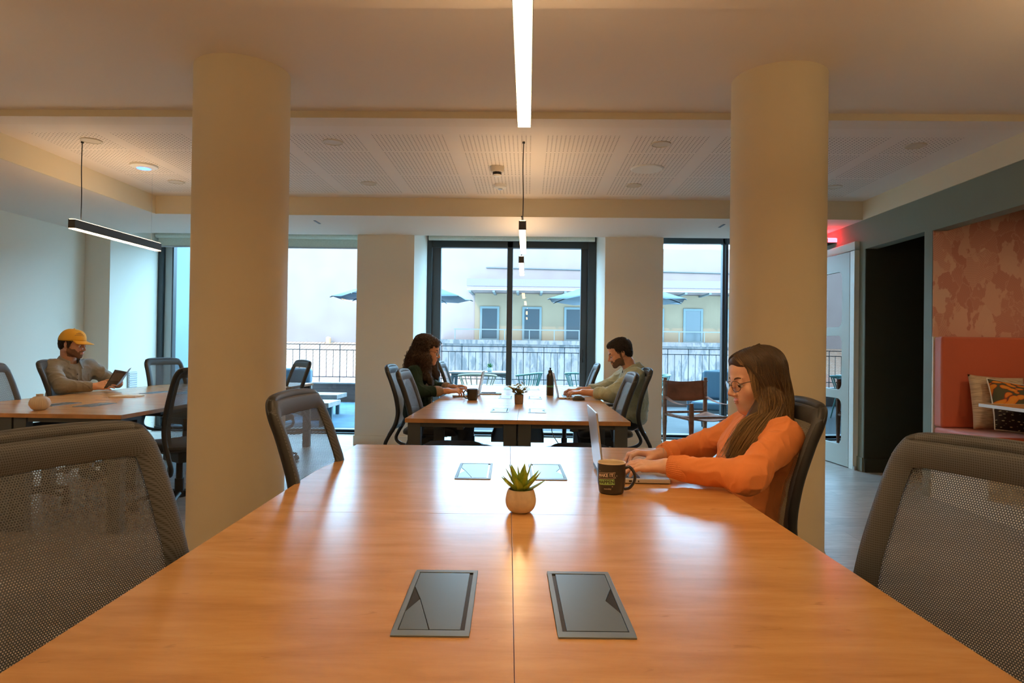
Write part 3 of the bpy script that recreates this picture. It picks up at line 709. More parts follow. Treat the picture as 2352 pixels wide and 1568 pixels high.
def stripes():
    m = bpy.data.materials.new('striped_beige_weave'); g = NT(m); tc = g.n('ShaderNodeTexCoord')
    mp = g.n('ShaderNodeMapping', {'Vector': tc.outputs['Object'], 'Scale': (14, 1, 170)})
    n = g.n('ShaderNodeTexNoise', {'Vector': mp.outputs[0], 'Scale': 1, 'Detail': 2})
    g.set(g.b, 'Base Color', g.ramp(n.outputs['Fac'], [(.35, (.44, .32, .21)), (.6, (.70, .55, .38))])); g.b.inputs['Roughness'].default_value = .9
    g.set(g.b, 'Normal', g.bump(n.outputs['Fac'], .5, .003)); return m
def floral():
    m = bpy.data.materials.new('orange_leaf_print'); g = NT(m); tc = g.n('ShaderNodeTexCoord')
    mp = g.n('ShaderNodeMapping', {'Vector': tc.outputs['Object'], 'Scale': (1, 1, 1)})
    n1 = g.n('ShaderNodeTexNoise', {'Vector': mp.outputs[0], 'Scale': 4, 'Detail': 1})
    ad = g.n('ShaderNodeVectorMath', operation='MULTIPLY_ADD'); g.set(ad, 0, n1.outputs['Color']); ad.inputs[1].default_value = (.22, .0, .22); g.set(ad, 2, mp.outputs[0])
    m2 = g.n('ShaderNodeMapping', {'Vector': ad.outputs[0], 'Rotation': (0, .6, 0), 'Scale': (1, 1, 2.4)})
    vo = g.n('ShaderNodeTexVoronoi', {'Vector': m2.outputs[0], 'Scale': 11})
    leaf = g.ramp(vo.outputs['Distance'], [(.20, (.80, .30, .03)), (.42, (.78, .22, .02)), (.47, (.30, .03, .01)), (.52, (.09, .085, .04))])
    s = g.n('ShaderNodeSeparateXYZ', {0: tc.outputs['Object']})
    low = g.math('LESS_THAN', g.math('ADD', s.outputs[2], g.math('MULTIPLY', n1.outputs['Fac'], .12)), .03)
    m3 = g.n('ShaderNodeMapping', {'Vector': tc.outputs['Object'], 'Rotation': (0, -.4, 0), 'Scale': (22, 1, 60)})
    v3 = g.n('ShaderNodeTexVoronoi', {'Vector': m3.outputs[0], 'Scale': 1.0, 'Randomness': .4})
    dash = g.ramp(v3.outputs['Distance'], [(.20, (.65, .62, .42)), (.26, (.035, .02, .018))])
    g.set(g.b, 'Base Color', g.mix(low, leaf, dash)); g.b.inputs['Roughness'].default_value = .8; return m
cushion('cushion', .44, .44, .13, stripes(), (XR+.385, 5.26, .80), (radians(-14), radians(3), 0), 'beige ribbed cushion leaning behind the printed one')
cushion('cushion', .60, .42, .14, floral(), (XR+.53, 5.13, .765), (radians(-24), radians(8), 0), 'orange and black leaf print cushion with white piping', 'white')

# ================================================================== LEATHER SLING CHAIR BY THE RIGHT WINDOW
M['leather'] = mat('brown_saddle_leather', (.24, .080, .040), .75, spec=.10, noise=(7, .25), bump=(120, .2, .0006))
M['darkwood'] = mat('dark_stained_wood', (.22, .095, .055), .55, spec=.2, noise=(20, .25))
def safari():
    c = thing('leather_armchair', 'brown leather sling armchair with turned wooden legs by the right window', 'armchair', (2.10, 8.02, 0), radians(-165.5))
    # local: front +y, right +x ; width .56, depth .68
    w, d = .28, .34
    def post(x, y, h):
        p = [(x, y, 0), (x, y, .05), (x, y, .30), (x, y, .52), (x, y, h-.10), (x, y, h)]
        return MB().tube(p, [.017, .020, .029, .027, .026, .022], 12)
    for x in (-w, w):
        post(x, -d, .835).build('leg', 'darkwood', c, smooth=True); post(x, d, .565).build('leg', 'darkwood', c, smooth=True)
    for x in (-w, w):
        MB().tube([(x, -d, .375), (x, d, .375)], .016, 10).build('side_rail', 'darkwood', c, smooth=True)
        MB().tube(curve_pts([(x, -d, .60), (x*1.02, -.1, .545), (x*1.02, .15, .535), (x, d, .560)], 6), .030, 8, flat=(.12, 1), up=(0, 0, 1)).build('arm_strap', 'leather', c, smooth=True)
    for y in (-d, d): MB().tube([(-w, y, .400), (w, y, .400)], .016, 10).build('cross_rail', 'darkwood', c, smooth=True)
    MB().grid(lambda u, v: ((u*2-1)*(w-.02), -d+.02+.10*sin(pi*u)*-.6-.03*v, .555+.245*v-.02*sin(pi*u)), 14, 6).build('back_sling', 'leather', c, smooth=True, solid=.006, fix=False)
    MB().grid(lambda u, v: ((u*2-1)*w, -d+.03+(2*d-.05)*v, .405-.055*sin(pi*u)-.02*sin(pi*v)), 14, 10).build('seat_sling', 'leather', c, smooth=True, solid=.006, fix=False)
    b = MB()
    for x in (-w, w):
        for z in (.565, .79): b.tube([(x+.024*cos(q*pi/8), -d+.024*sin(q*pi/8), z) for q in range(16)], .009, 6, closed=True)
    b.build('straps', 'leather', c, smooth=True)
safari()
# ================================================================== OUTSIDE
def plaster(name, c1, c2, streak=0.):
    m = bpy.data.materials.new(name); g = NT(m); tc = g.n('ShaderNodeTexCoord')
    n = g.n('ShaderNodeTexNoise', {'Vector': tc.outputs['Object'], 'Scale': .6, 'Detail': 6})
    col = g.ramp(n.outputs['Fac'], [(.35, c1), (.65, c2)])
    if streak:
        mp = g.n('ShaderNodeMapping', {'Vector': tc.outputs['Object'], 'Scale': (1.3, 1, .38)})
        s = g.n('ShaderNodeTexNoise', {'Vector': mp.outputs[0], 'Scale': 2.2, 'Detail': 8, 'Roughness': .7, 'Distortion': .6})
        f = g.ramp(s.outputs['Fac'], [(.47, (0, 0, 0)), (.58, (1, 1, 1))])
        col = g.mix(g.math('MULTIPLY', f, streak), col, (.018, .021, .023, 1))
    g.set(g.b, 'Base Color', col); g.b.inputs['Roughness'].default_value = .85; return m
M['facade'] = plaster('pale_pink_plaster', (0.138, 0.093, 0.083), (0.154, 0.108, 0.096))
M['shadewall'] = plaster('awning_shade_plaster', (0.124, 0.0806, 0.0465), (0.143, 0.0961, 0.0558))  # tan tone paints the awning's shade into the wall colour
M['concrete'] = plaster('weathered_concrete', (0.072, 0.056, 0.053), (0.088, 0.073, 0.069), .75)
def tiles_mat(name, c1, c2):
    m = bpy.data.materials.new(name); g = NT(m); tc = g.n('ShaderNodeTexCoord')
    br = g.n('ShaderNodeTexBrick', {'Vector': tc.outputs['Object'], 'Scale': 1, 'Mortar Size': .02, 'Brick Width': .24, 'Row Height': .34, 'Color1': (*c1, 1), 'Color2': (*c2, 1), 'Mortar': (.08, .035, .02, 1)}); br.offset = 0
    n = g.n('ShaderNodeTexNoise', {'Vector': tc.outputs['Object'], 'Scale': 5, 'Detail': 4})
    g.set(g.b, 'Base Color', g.mix(g.math('MULTIPLY', n.outputs['Fac'], .5), br.outputs['Color'], (.24, .10, .06, 1))); g.b.inputs['Roughness'].default_value = .8
    s = g.n('ShaderNodeSeparateXYZ', {0: tc.outputs['Object']}); w = g.math('ABSOLUTE', g.math('SINE', g.math('MULTIPLY', s.outputs[0], pi/.24)))
    g.set(g.b, 'Normal', g.bump(w, .8, .06)); return m
M['rooftile'] = tiles_mat('terracotta_tiles', (0.20, 0.052, 0.022), (0.25, 0.078, 0.036))
M['rooftile2'] = tiles_mat('overexposed_tiles', (0.25, 0.14, 0.085), (0.28, 0.185, 0.13))  # pale colours imitate tiles washed out by overexposure
def deck_mat():
    m = bpy.data.materials.new('deck_boards'); g = NT(m); tc = g.n('ShaderNodeTexCoord'); s = g.n('ShaderNodeSeparateXYZ', {0: tc.outputs['Object']})
    f = g.math('FRACT', g.math('DIVIDE', s.outputs[1], .14)); gap = g.math('LESS_THAN', f, .07)
    mp = g.n('ShaderNodeMapping', {'Vector': tc.outputs['Object'], 'Scale': (1.5, 20, 1)}); n = g.n('ShaderNodeTexNoise', {'Vector': mp.outputs[0], 'Scale': 2, 'Detail': 6})
    c = g.ramp(n.outputs['Fac'], [(.3, (0.055, 0.060, 0.064)), (.7, (0.085, 0.092, 0.098))])
    g.set(g.b, 'Base Color', g.mix(gap, c, (.08, .08, .08, 1))); g.b.inputs['Roughness'].default_value = .8; g.b.inputs['Specular IOR Level'].default_value = .12; return m
M['deck'] = deck_mat()
def planks(name, c):
    m = bpy.data.materials.new(name); g = NT(m); tc = g.n('ShaderNodeTexCoord'); s = g.n('ShaderNodeSeparateXYZ', {0: tc.outputs['Object']})
    f = g.math('FRACT', g.math('DIVIDE', s.outputs[2], .125)); gap = g.math('LESS_THAN', f, .06)
    n = g.n('ShaderNodeTexNoise', {'Vector': tc.outputs['Object'], 'Scale': 3, 'Detail': 5})
    g.set(g.b, 'Base Color', g.mix(gap, g.ramp(n.outputs['Fac'], [(.3, tuple(x*.8 for x in c)), (.7, c)]), (.05, .035, .03, 1))); return m
M['curbwood'] = planks('curb_planks', (.12, .075, .06))
M['rail'] = mat('black_iron', (.03, .035, .04), .5, metal=.3)
M['bluewall'] = mat('blue_grey_render', (.17, .25, .29), .7, noise=(1.2, .08))
M['teal'] = mat('teal_lacquer', (.07, .19, .17), .45); M['cream'] = mat('cream_lacquer', (.30, .28, .20), .45)
M['bluefab'] = mat('dusty_blue_fabric', (.035, .08, .12), .85, sheen=.3); M['outtable'] = mat('grey_outdoor_table', (.10, .14, .16), .5)
M['greywood'] = mat('bleached_wood', (.28, .25, .235), .6, noise=(8, .15)); M['rugblue'] = mat('blue_outdoor_rug', (.035, .10, .16), .85, noise=(3, .3))
M['dullsteel'] = mat('dull_galvanised_steel', (.05, .056, .056), .6); M['canvas'] = mat('grey_blue_canvas', (.07, .11, .14), .75)

# unseen upper mass added to shade the terrace; outside face beside the room
sbox('wall_sunblock_above', [((-22, -8, 2.96), (14, 9.02, 11.5))], 'facade')
sbox('wall_house_beside', [((-22, 8.6, -.2), (-5.38, 9.02, 2.96)), ((3.48, 8.96, -.2), (14, 9.02, 2.96))], 'facade')
sbox('floor_terrace', [((-5.15, 8.95, -.15), (9, 13.9, -.02))], 'deck')
o = sbox('wall_terrace', [((-5.35, 9.02, -.1), (-5.15, 12.6, 2.95)), ((-5.15, 9.02, -.02), (-4.95, 12.6, .80))], 'bluewall')
sbox('trim_10', [((-9, 13.8, -.02), (9, 14.05, .36))], 'curbwood')
sbox('trim_11', [((-9, 13.78, .36), (9, 14.1, .385))], 'greywood')

# iron railing on the curb
r = thing('terrace_railing', 'black iron railing along the terrace edge', 'railing', (0, 13.95, .385))
for z in (.81, .695, .115):
    MB().bb((-8.5, -.012, z-.008), (8.8, .012, z+.008)).build('rail', 'rail', r)
k = 0; x = -8.4
while x < 8.8:
    main = k % 3 == 0
    if -5.4 < x < 4.6: MB().cyl((x, 0, 0 if main else .115), (x, 0, .81 if main else .695), .009 if main else .006, n=6).build('post' if main else 'baluster', 'rail', r)
    k += 1; x += .146*1.0

# tiled roofs below and the pale house opposite
def roof(name, x0, x1, y0, y1, z0, z1, mt, label):
    L = math.hypot(y1-y0, z1-z0); b = MB().bb((x0, 0, -.15), (x1, L, 0)); o = b.build(name, mt); o.location = (0, y0, z0); o.rotation_euler = (math.atan2(z1-z0, y1-y0), 0, 0)
    tag(o, label, 'roof'); return o
roof('tiled_roof', -14, -1.6, 15.2, 24, -.75, .28, 'rooftile', 'low terracotta tiled roof just beyond the terrace railing')
roof('tiled_roof', -26, -7.6, 31, 41.9, -1.5, 1.35, 'rooftile2', 'tiled roof in pale overexposed colours against the white wall, further away')
def P(px, py, Y=42.): s = Y/1500; yy = 797+(px-1211)*.0135; return (px-1211-(py-797)*-.0135*0)*s, 1.193+(yy-py)*s
Y0 = 42.0
bd = thing('opposite_house', 'pale house across the yard with balcony, awning and grey-framed doors', 'building', (0, Y0, 0))
MB().bb((-40, .0, -14), (40, 2, 7.6)).build('wall', 'facade', bd)
MB().bb((-3.4, -.06, 1.6), (24, .0, 4.62)).build('balcony_wall', 'shadewall', bd)
MB().bb((-5.3, -1.10, -4), (24, -.02, 1.36)).build('lower_wall', 'concrete', bd)
MB().bb((-5.5, -1.30, 1.36), (24, 0, 1.62)).build('balcony_slab', 'concrete', bd, bevel=.01)
MB().bb((-3.7, -2.6, 4.86), (24, -2.35, 5.30)).build('awning_fascia', mat('plum_fascia', (.09, .065, .095), .5), bd)
a = MB(); a.add([(-3.7, -2.5, 4.62), (24, -2.5, 4.62), (24, 0, 4.95), (-3.7, 0, 4.95), (-3.7, -2.5, 4.70), (24, -2.5, 4.70), (24, 0, 5.03), (-3.7, 0, 5.03)], [(0, 1, 2, 3), (4, 5, 6, 7), (0, 1, 5, 4), (1, 2, 6, 5), (2, 3, 7, 6), (3, 0, 4, 7)])
a.build('awning_sheet', mat('white_awning', (.16, .15, .145), .5), bd)
for i in range(12): MB().bb((-3.6+i*1.45, -2.5, 4.50), (-3.45+i*1.45, 0, 4.60)).build('awning_beam', mat('awning_beam_%d' % i, (.06, .065, .065), .6) if i == 0 else 'dullsteel', bd)
M['doorframe_out'] = mat('grey_green_shutter', (.055, .070, .070), .5); M['darkpane'] = mat('dark_pane', (.014, .02, .024), .25, spec=.6)
for px in (1124, 1221, 1317, 1410, 1500, 1588, 1685):
    x = (px-1211)*.028
    f = MB(); hw = .62
    f.bb((x-hw, -.14, 1.62), (x-hw+.14, -.05, 3.78)); f.bb((x+hw-.14, -.14, 1.62), (x+hw, -.05, 3.78)); f.bb((x-hw+.14, -.14, 3.64), (x+hw-.14, -.05, 3.78)); f.bb((x-hw+.14, -.14, 1.62), (x+hw-.14, -.05, 1.72))
    w = f.build('balcony_door', 'doorframe_out', bd)
    MB().bb((x-hw+.14, -.10, 1.72), (x+hw-.14, -.055, 3.64)).bb((x-hw+.14, -.11, 2.35), (x+hw-.14, -.10, 2.39)).build('pane', 'darkpane', w)
rl = MB().bb((-4.6, -1.24, 2.24), (24, -1.18, 2.30)); rl = rl.build('balcony_rail', 'dullsteel', bd)
for i in range(14): MB().bb((-4.55+i*1.55, -1.235, 1.62), (-4.50+i*1.55, -1.185, 2.25)).build('rail_post', 'dullsteel', bd)
b = MB().tube([(-2.7, -.06, 6.28), (3.0, -.06, 6.20), (14, -.06, 6.05)], .035, 6); b.build('wall_cable', 'steel', bd)
b = MB().bb((9.1, -.30, 4.05), (9.7, -.06, 4.30)); b.build('floodlight', 'steel', bd)
b = MB().bb((11.0, -.10, 2.6), (11.05, -.05, 3.2))
cv = thing('roof_vent', 'small orange clay vent cowl above the pale overexposed roof', 'vent', (-12.75, 41.6, 1.42))
MB().lathe([(.15, -.3), (.17, .18), (.10, .27), (0, .28)], n=12).build('cowl', mat('clay', (.35, .17, .08), .7), cv, smooth=True)

# ------------------------------------------------------------------ terrace furniture
def umbrella(x, y, label, r=1.28, hub=2.52, rim=2.07, tilt=0):
    u = thing('patio_umbrella', label, 'umbrella', (x, y, 0), .25, 'parasols on the terrace'); N = 8; pts = []
    b = MB()
    def f(i, t): q = 2*pi*i/N; k = r*t; sag = -.10*t*(1-t)*2; return (k*cos(q), k*sin(q), hub-(hub-rim)*t**1.1+sag*.5)
    for i in range(N):
        vs = []; nn = 7
        for j in range(nn): 
            t = j/(nn-1); a, c = Vector(f(i, t)), Vector(f(i+1, t)); m_ = (a+c)/2+Vector((0, 0, -.035*t))
            vs += [a, m_, c]
        b.add(vs, [(j*3+k, j*3+k+1, (j+1)*3+k+1, (j+1)*3+k) for j in range(nn-1) for k in (0, 1)])
    b.build('canopy', 'canvas', u, smooth=True, sharp=12, solid=.004)
    for i in range(N): MB().tube([(0, 0, hub-.03), Vector(f(i, .5))-Vector((0, 0, .02)), Vector(f(i, 1.02))-Vector((0, 0, .012))], .010, 6).build('rib', 'steel', u)
    MB().cyl((0, 0, 0), (0, 0, hub+.06), .022, n=12).build('pole', 'steel', u); MB().lathe([(.28, 0), (.28, .05), (.05, .07)], n=24).build('base', 'steel', u)
umbrella(-2.30, 12.0, 'grey-blue parasol on the terrace hidden behind the left pillar, tips showing')
umbrella(1.62, 12.0, 'grey-blue parasol on the terrace at the right side of the big window')

def windsor(x, y, face, mt, label):
    c = thing('spindle_chair', label, 'chair', (x, y, -.02), radians(face-90), 'spindle-back armchairs on the terrace')
    MB().lathe([(0, .45), (.20, .45), (.235, .442), (.235, .425), (.19, .418), (0, .418)], n=28).build('seat', mt, c, smooth=True)
    for sx, sy in ((-1, -1), (1, -1), (-1, 1), (1, 1)): MB().tube([(sx*.14, sy*.13, .425), (sx*.21, sy*.20, 0)], [.016, .012], 8).build('leg', mt, c, smooth=True)
    arc = [(.30*sin(q), -.30*cos(q)*.95+.0, .735+.035*cos(q)) for q in np.linspace(-1.9, 1.9, 22)]
    MB().tube(arc, .017, 8, flat=(1, 1.3)).build('top_rail', mt, c, smooth=True)
    for q in np.linspace(-1.75, 1.75, 11):
        MB().tube([(.19*sin(q), -.19*cos(q), .445), (.30*sin(q), -.285*cos(q), .735+.035*cos(q))], .009, 6).build('spindle', mt, c)
windsor(-.80, 10.6, 92, 'cream', 'cream spindle-back chair in front of the terrace table')
windsor(-1.78, 11.5, 10, 'teal', 'teal spindle-back chair left of the terrace table, partly behind the curly-haired woman')
windsor(-.02, 11.4, 165, 'teal', 'teal spindle-back chair just right of the window mullion')
windsor(.98, 11.6, 60, 'teal', 'teal spindle-back chair behind the water bottle and open laptop')
windsor(2.15, 11.2, 180, 'teal', 'teal spindle-back chair peeking out right of the right pillar')
tb = thing('terrace_table', 'pale grey-topped terrace table carrying a small succulent', 'table', (-.82, 11.75, -.02))
MB().bb((-.54, -.40, .735), (.54, .40, .765)).build('tabletop', mat('pale_outdoor_top', (.26, .28, .29), .4), tb, bevel=.005)
for sx in (-1, 1):
    for sy in (-1, 1): MB().tube(curve_pts([(sx*.36, sy*.34, .715), (sx*.46, sy*.34, .69), (sx*.49, sy*.34, .60), (sx*.50, sy*.34, 0)], 5), .032, 10).build('leg', 'outtable', tb, smooth=True)
MB().bb((-.50, -.36, .69), (.50, .36, .735)).build('apron', 'outtable', tb)

def lounge_armchair():
    c = thing('lounge_armchair', 'blue rope lounge armchair on the terrace behind the leather chair', 'armchair', (2.86, 9.9, -.02), radians(150))
    for s in (-1, 1):
        MB().tube(curve_pts([(s*.30, .32, 0), (s*.33, .34, .30), (s*.34, .28, .54), (s*.34, -.10, .62), (s*.33, -.34, .66), (s*.30, -.38, .85)], 6), .017, 8).build('arm_frame', 'bluefab', c, smooth=True)
        MB().tube([(s*.32, -.28, .35), (s*.30, -.34, 0)], .016, 8).build('leg', 'steel', c)
        for k in range(9): MB().tube([(s*.335, -.26+k*.06, .31), (s*.34, -.26+k*.06, .60)], .006, 5).build('rope', 'bluefab', c)
    MB().tube(curve_pts([(-.30, -.38, .85), (-.15, -.42, .88), (.15, -.42, .88), (.30, -.38, .85)], 5), .017, 8).build('back_frame', 'bluefab', c, smooth=True)
    MB().bb((-.31, -.30, .28), (.31, .34, .32)).build('seat_frame', 'steel', c)
    MB().bb((-.30, -.28, .32), (.30, .34, .44)).build('seat_cushion', 'bluefab', c, bevel=.035, seg=4)
    MB().box((0, -.30, .66), (.58, .13, .46), rot=(radians(12), 0, 0)).build('back_cushion', 'bluefab', c, bevel=.045, seg=4)
lounge_armchair()
def low_table(x, y, w, d, h, label):
    t = thing('low_table', label, 'low table', (x, y, -.02), 0, 'low wooden terrace tables')
    MB().bb((-w/2, -d/2, h-.07), (w/2, d/2, h)).build('tabletop', 'greywood', t, bevel=.004)
    for sx in (-1, 1):
        for sy in (-1, 1): MB().bb((sx*(w/2-.13)-.03, sy*(d/2-.10)-.03, 0), (sx*(w/2-.13)+.03, sy*(d/2-.10)+.03, h-.07)).build('leg', 'outtable', t)
low_table(-3.40, 9.75, 1.05, .62, .36, 'low bleached wood terrace table nearest the left window')
low_table(-3.74, 11.15, 1.15, .60, .37, 'low bleached wood terrace table further from the left window')
def sofa():
    s = thing('outdoor_sofa', 'dusty blue cushioned outdoor sofa beyond the left window', 'sofa', (-4.68, 12.5, -.02))
    MB().bb((-.45, -.42, .0), (.45, .42, .30)).build('frame', 'steel', s, bevel=.01)
    MB().bb((-.44, -.40, .30), (.44, .36, .42)).build('seat_cushion', 'greywood', s, bevel=.04, seg=4)
    MB().bb((-.44, .18, .44), (.44, .38, .74)).build('back_cushion', 'bluefab', s, bevel=.06, seg=4)
sofa()
c_ = MB().bb((-.20, -.10, 0), (.20, .10, .28)); o = c_.build('outdoor_cushion', 'bluefab', bevel=.05, seg=4); o.location = (-3.85, 10.58, .36); tag(o, 'pale blue cushion standing on the terrace floor between the low tables', 'cushion')
o.location = (-3.32, 10.42, -.01)
MB_r = MB().bb((-4.9, 9.5, -.02), (-1.9, 13.6, -.0185)); o = MB_r.build('outdoor_rug', 'rugblue'); tag(o, 'blue woven outdoor rug under the low tables beyond the left window', 'rug')
# ================================================================== PEOPLE: smooth bodies grown from blended volumes
def _n3(P, seed=0):
    """smooth value noise, -1..1"""
    I = np.floor(P).astype(np.int64); F = P-I; F = F*F*(3-2*F); out = 0
    for dx in (0, 1):
        for dy in (0, 1):
            for dz in (0, 1):
                h = (I[:, 0]+dx)*374761393+(I[:, 1]+dy)*668265263+(I[:, 2]+dz)*2147483647+seed*1013904223
                h = (h ^ (h >> 13))*1274126177 & 0xffffffff; h = (h ^ (h >> 16)) & 0xffff
                w = (F[:, 0] if dx else 1-F[:, 0])*(F[:, 1] if dy else 1-F[:, 1])*(F[:, 2] if dz else 1-F[:, 2]); out = out+w*(h/32767.5-1)
    return out
class Sdf:
    def __init__(s): s.p = []; s.T = None
    def frame(s, R, o): s.T = (np.array(R, float), np.array(o, float)); return s   # columns of R = local axes in world
    def _w(s, c):
        c = np.array(c, float)
        return c if s.T is None else s.T[0] @ c+s.T[1]
    def cap(s, a, b, ra, rb, k=.02, i=0, sub=False):
        a, b = s._w(a), s._w(b); r = max(ra, rb); lo, hi = np.minimum(a, b)-r, np.maximum(a, b)+r; ab = b-a; L = max(ab @ ab, 1e-12)
        def f(P):
            d = P-a; t = np.clip((d @ ab)/L, 0, 1); return np.sqrt(((d-t[:, None]*ab)**2).sum(1))-(ra+(rb-ra)*t)
        s.p.append((f, lo, hi, k, i, sub)); return s
    def ell(s, c, r, k=.02, i=0, sub=False, rot=None):
        R = np.eye(3) if rot is None else np.array(Euler([radians(x) for x in rot]).to_matrix())
        if s.T is not None: R = s.T[0] @ R
        c = s._w(c); r = np.array(r, float); e = np.sqrt(((R*r)**2).sum(1)); lo, hi = c-e, c+e
        def f(P):
            q = (P-c) @ R; k0 = np.sqrt(((q/r)**2).sum(1)); k1 = np.sqrt(((q/(r*r))**2).sum(1)); return k0*(k0-1)/np.maximum(k1, 1e-9)
        s.p.append((f, lo, hi, k, i, sub)); return s
    def plane(s, c, n, lo, hi, k=.004):
        """cut everything on the +n side inside the box lo..hi"""
        c = s._w(c); n = np.array(n, float); n = n/np.linalg.norm(n); n = n if s.T is None else s.T[0] @ n
        s.p.append((lambda P: -((P-c) @ n), np.array(lo), np.array(hi), k, 0, 'cut')); return s
    @staticmethod
    def _mix(D, d, k, sub):
        if sub:
            d = -d; h = np.maximum(k-np.abs(D-d), 0)/k; return np.maximum(D, d)+h*h*k/4
        h = np.maximum(k-np.abs(D-d), 0)/k; return np.minimum(D, d)-h*h*k/4
    def ev(s, P):
        D = np.full(len(P), 1.)
        for f, lo, hi, k, i, sub in s.p: D = s._mix(D, f(P), k, sub)
        return D
    def grad(s, P, e=.002):
        g = np.stack([s.ev(P+v)-s.ev(P-v) for v in np.eye(3)*e], 1); return g/np.maximum(np.linalg.norm(g, axis=1), 1e-9)[:, None]
    def mesh(s, h):
        """surface nets -> verts, quads, id per vertex"""
        adds = [p for p in s.p if not p[5]]; lo = np.min([p[1] for p in adds], 0)-3*h; hi = np.max([p[2] for p in adds], 0)+3*h
        n = np.ceil((hi-lo)/h).astype(int)+1; D = np.full(n, .05, np.float32); Idd = np.zeros(n, np.int8); Dm = np.full(n, 1., np.float32)
        ax = [lo[a]+h*np.arange(n[a]) for a in range(3)]
        for f, plo, phi, k, i, sub in s.p:
            m = k+3*h; a = np.clip(np.floor((plo-m-lo)/h).astype(int), 0, n); b = np.clip(np.ceil((phi+m-lo)/h).astype(int)+1, 0, n)
            if (b <= a).any(): continue
            sl = tuple(slice(a[q], b[q]) for q in range(3)); G = np.stack(np.meshgrid(*[ax[q][sl[q]] for q in range(3)], indexing='ij'), -1); sh = G.shape[:3]
            d = f(G.reshape(-1, 3)).reshape(sh).astype(np.float32); old = D[sl]; D[sl] = s._mix(old, d, k, sub)
            if not sub:
                mk = (d < Dm[sl]+1e-6) & ((d < .0007) if i == 1 else (d < .0013) if i else True); t = Idd[sl]; t[mk] = i; Idd[sl] = t; Dm[sl] = np.minimum(Dm[sl], d)
        S = D < 0; c = np.zeros(tuple(n-1), np.uint8)
        cr = [(x, y, z) for x in (0, 1) for y in (0, 1) for z in (0, 1)]
        for x, y, z in cr: c += S[x:n[0]-1+x, y:n[1]-1+y, z:n[2]-1+z]
        act = (c > 0) & (c < 8); ijk = np.argwhere(act); idx = -np.ones(tuple(n-1), np.int64); idx[act] = np.arange(len(ijk))
        acc = np.zeros((len(ijk), 3)); cnt = np.zeros(len(ijk))
        def at(o): return D[ijk[:, 0]+o[0], ijk[:, 1]+o[1], ijk[:, 2]+o[2]]
        for A in cr:
            for q in range(3):
                if A[q]: continue
                B = list(A); B[q] = 1; da, db = at(A), at(B); m = (da < 0) != (db < 0); t = np.where(m, da/np.where(m, da-db, 1), 0)
                p = np.array(A, float)+np.outer(t, np.eye(3)[q]); acc += np.where(m[:, None], p, 0); cnt += m
        V = lo+h*(ijk+acc/np.maximum(cnt, 1)[:, None]); ids = Idd[ijk[:, 0], ijk[:, 1], ijk[:, 2]]; F = []
        for q in range(3):
            u, v = (q+1) % 3, (q+2) % 3; s0 = [slice(1, n[a]-1) for a in range(3)]; s0[q] = slice(0, n[q]-1); s1 = list(s0); s1[q] = slice(1, n[q])
            a, b = S[tuple(s0)], S[tuple(s1)]; E = np.argwhere(a != b); off = np.array([1, 1, 1]); off[q] = 0; E = E+off
            fl = S[E[:, 0], E[:, 1], E[:, 2]]
            def ix(du, dv): e = E.copy(); e[:, u] -= du; e[:, v] -= dv; return idx[e[:, 0], e[:, 1], e[:, 2]]
            Q = np.stack([ix(0, 0), ix(1, 0), ix(1, 1), ix(0, 1)], 1); Q[~fl] = Q[~fl][:, ::-1]; F.append(Q)
        F = np.concatenate(F); F = F[(F >= 0).all(1)]
        return V, F, ids

def np_mesh(name, V, F, mats, parent=None, ids=None, origin=(0, 0, 0), smooth_it=0, disp=None, keep=None):
    if smooth_it:
        for _ in range(smooth_it):
            A = np.zeros_like(V); C = np.zeros(len(V))
            for a, b in ((0, 1), (1, 2), (2, 3), (3, 0)):
                np.add.at(A, F[:, a], V[F[:, b]]); np.add.at(A, F[:, b], V[F[:, a]]); np.add.at(C, F[:, a], 1); np.add.at(C, F[:, b], 1)
            V = V*.5+.5*A/np.maximum(C, 1)[:, None]
    if disp is not None:
        N = np.zeros_like(V); fn = np.cross(V[F[:, 2]]-V[F[:, 0]], V[F[:, 3]]-V[F[:, 1]])
        for a in range(4): np.add.at(N, F[:, a], fn)
        N /= np.maximum(np.linalg.norm(N, axis=1), 1e-12)[:, None]; V = V+N*disp(V)[:, None]
    o3 = np.array(origin); me = bpy.data.meshes.new(name)
    me.vertices.add(len(V)); me.vertices.foreach_set('co', (V-o3).astype(np.float32).ravel())
    me.loops.add(F.size); me.loops.foreach_set('vertex_index', F.astype(np.int32).ravel()); me.polygons.add(len(F)); me.polygons.foreach_set('loop_start', np.arange(0, F.size, F.shape[1], dtype=np.int32))
    me.polygons.foreach_set('use_smooth', np.ones(len(F), bool)); me.update(calc_edges=True)
    for m in (mats if isinstance(mats, (list, tuple)) else [mats]): me.materials.append(M[m] if isinstance(m, str) else m)
    if ids is not None: me.polygons.foreach_set('material_index', ids[F].max(1).astype(np.int32) if len(mats) > 1 else np.zeros(len(F), np.int32))
    me.validate(); o = bpy.data.objects.new(name, me); COL.objects.link(o); o.location = tuple(o3) if parent is None else (0, 0, 0)
    if parent: o.parent = parent
    return o

def nrm(v): v = np.array(v, float); return v/np.linalg.norm(v)
def rotv(v, ax, deg):
    return np.array(Matrix.Rotation(radians(deg), 3, Vector(ax)) @ Vector(v))

def head_frame(fwd_deg, pitch, roll=0):
    """columns: right, forward, up. fwd_deg heading in the plane, pitch<0 looks down"""
    f = np.array([cos(radians(fwd_deg)), sin(radians(fwd_deg)), 0]); r = np.cross(f, [0, 0, 1.]); u = np.array([0, 0, 1.])
    f2 = rotv(f, r, pitch); u2 = rotv(u, r, pitch); r2 = rotv(r, f2, roll); u2 = rotv(u2, f2, roll)
    return np.stack([r2, f2, u2], 1)

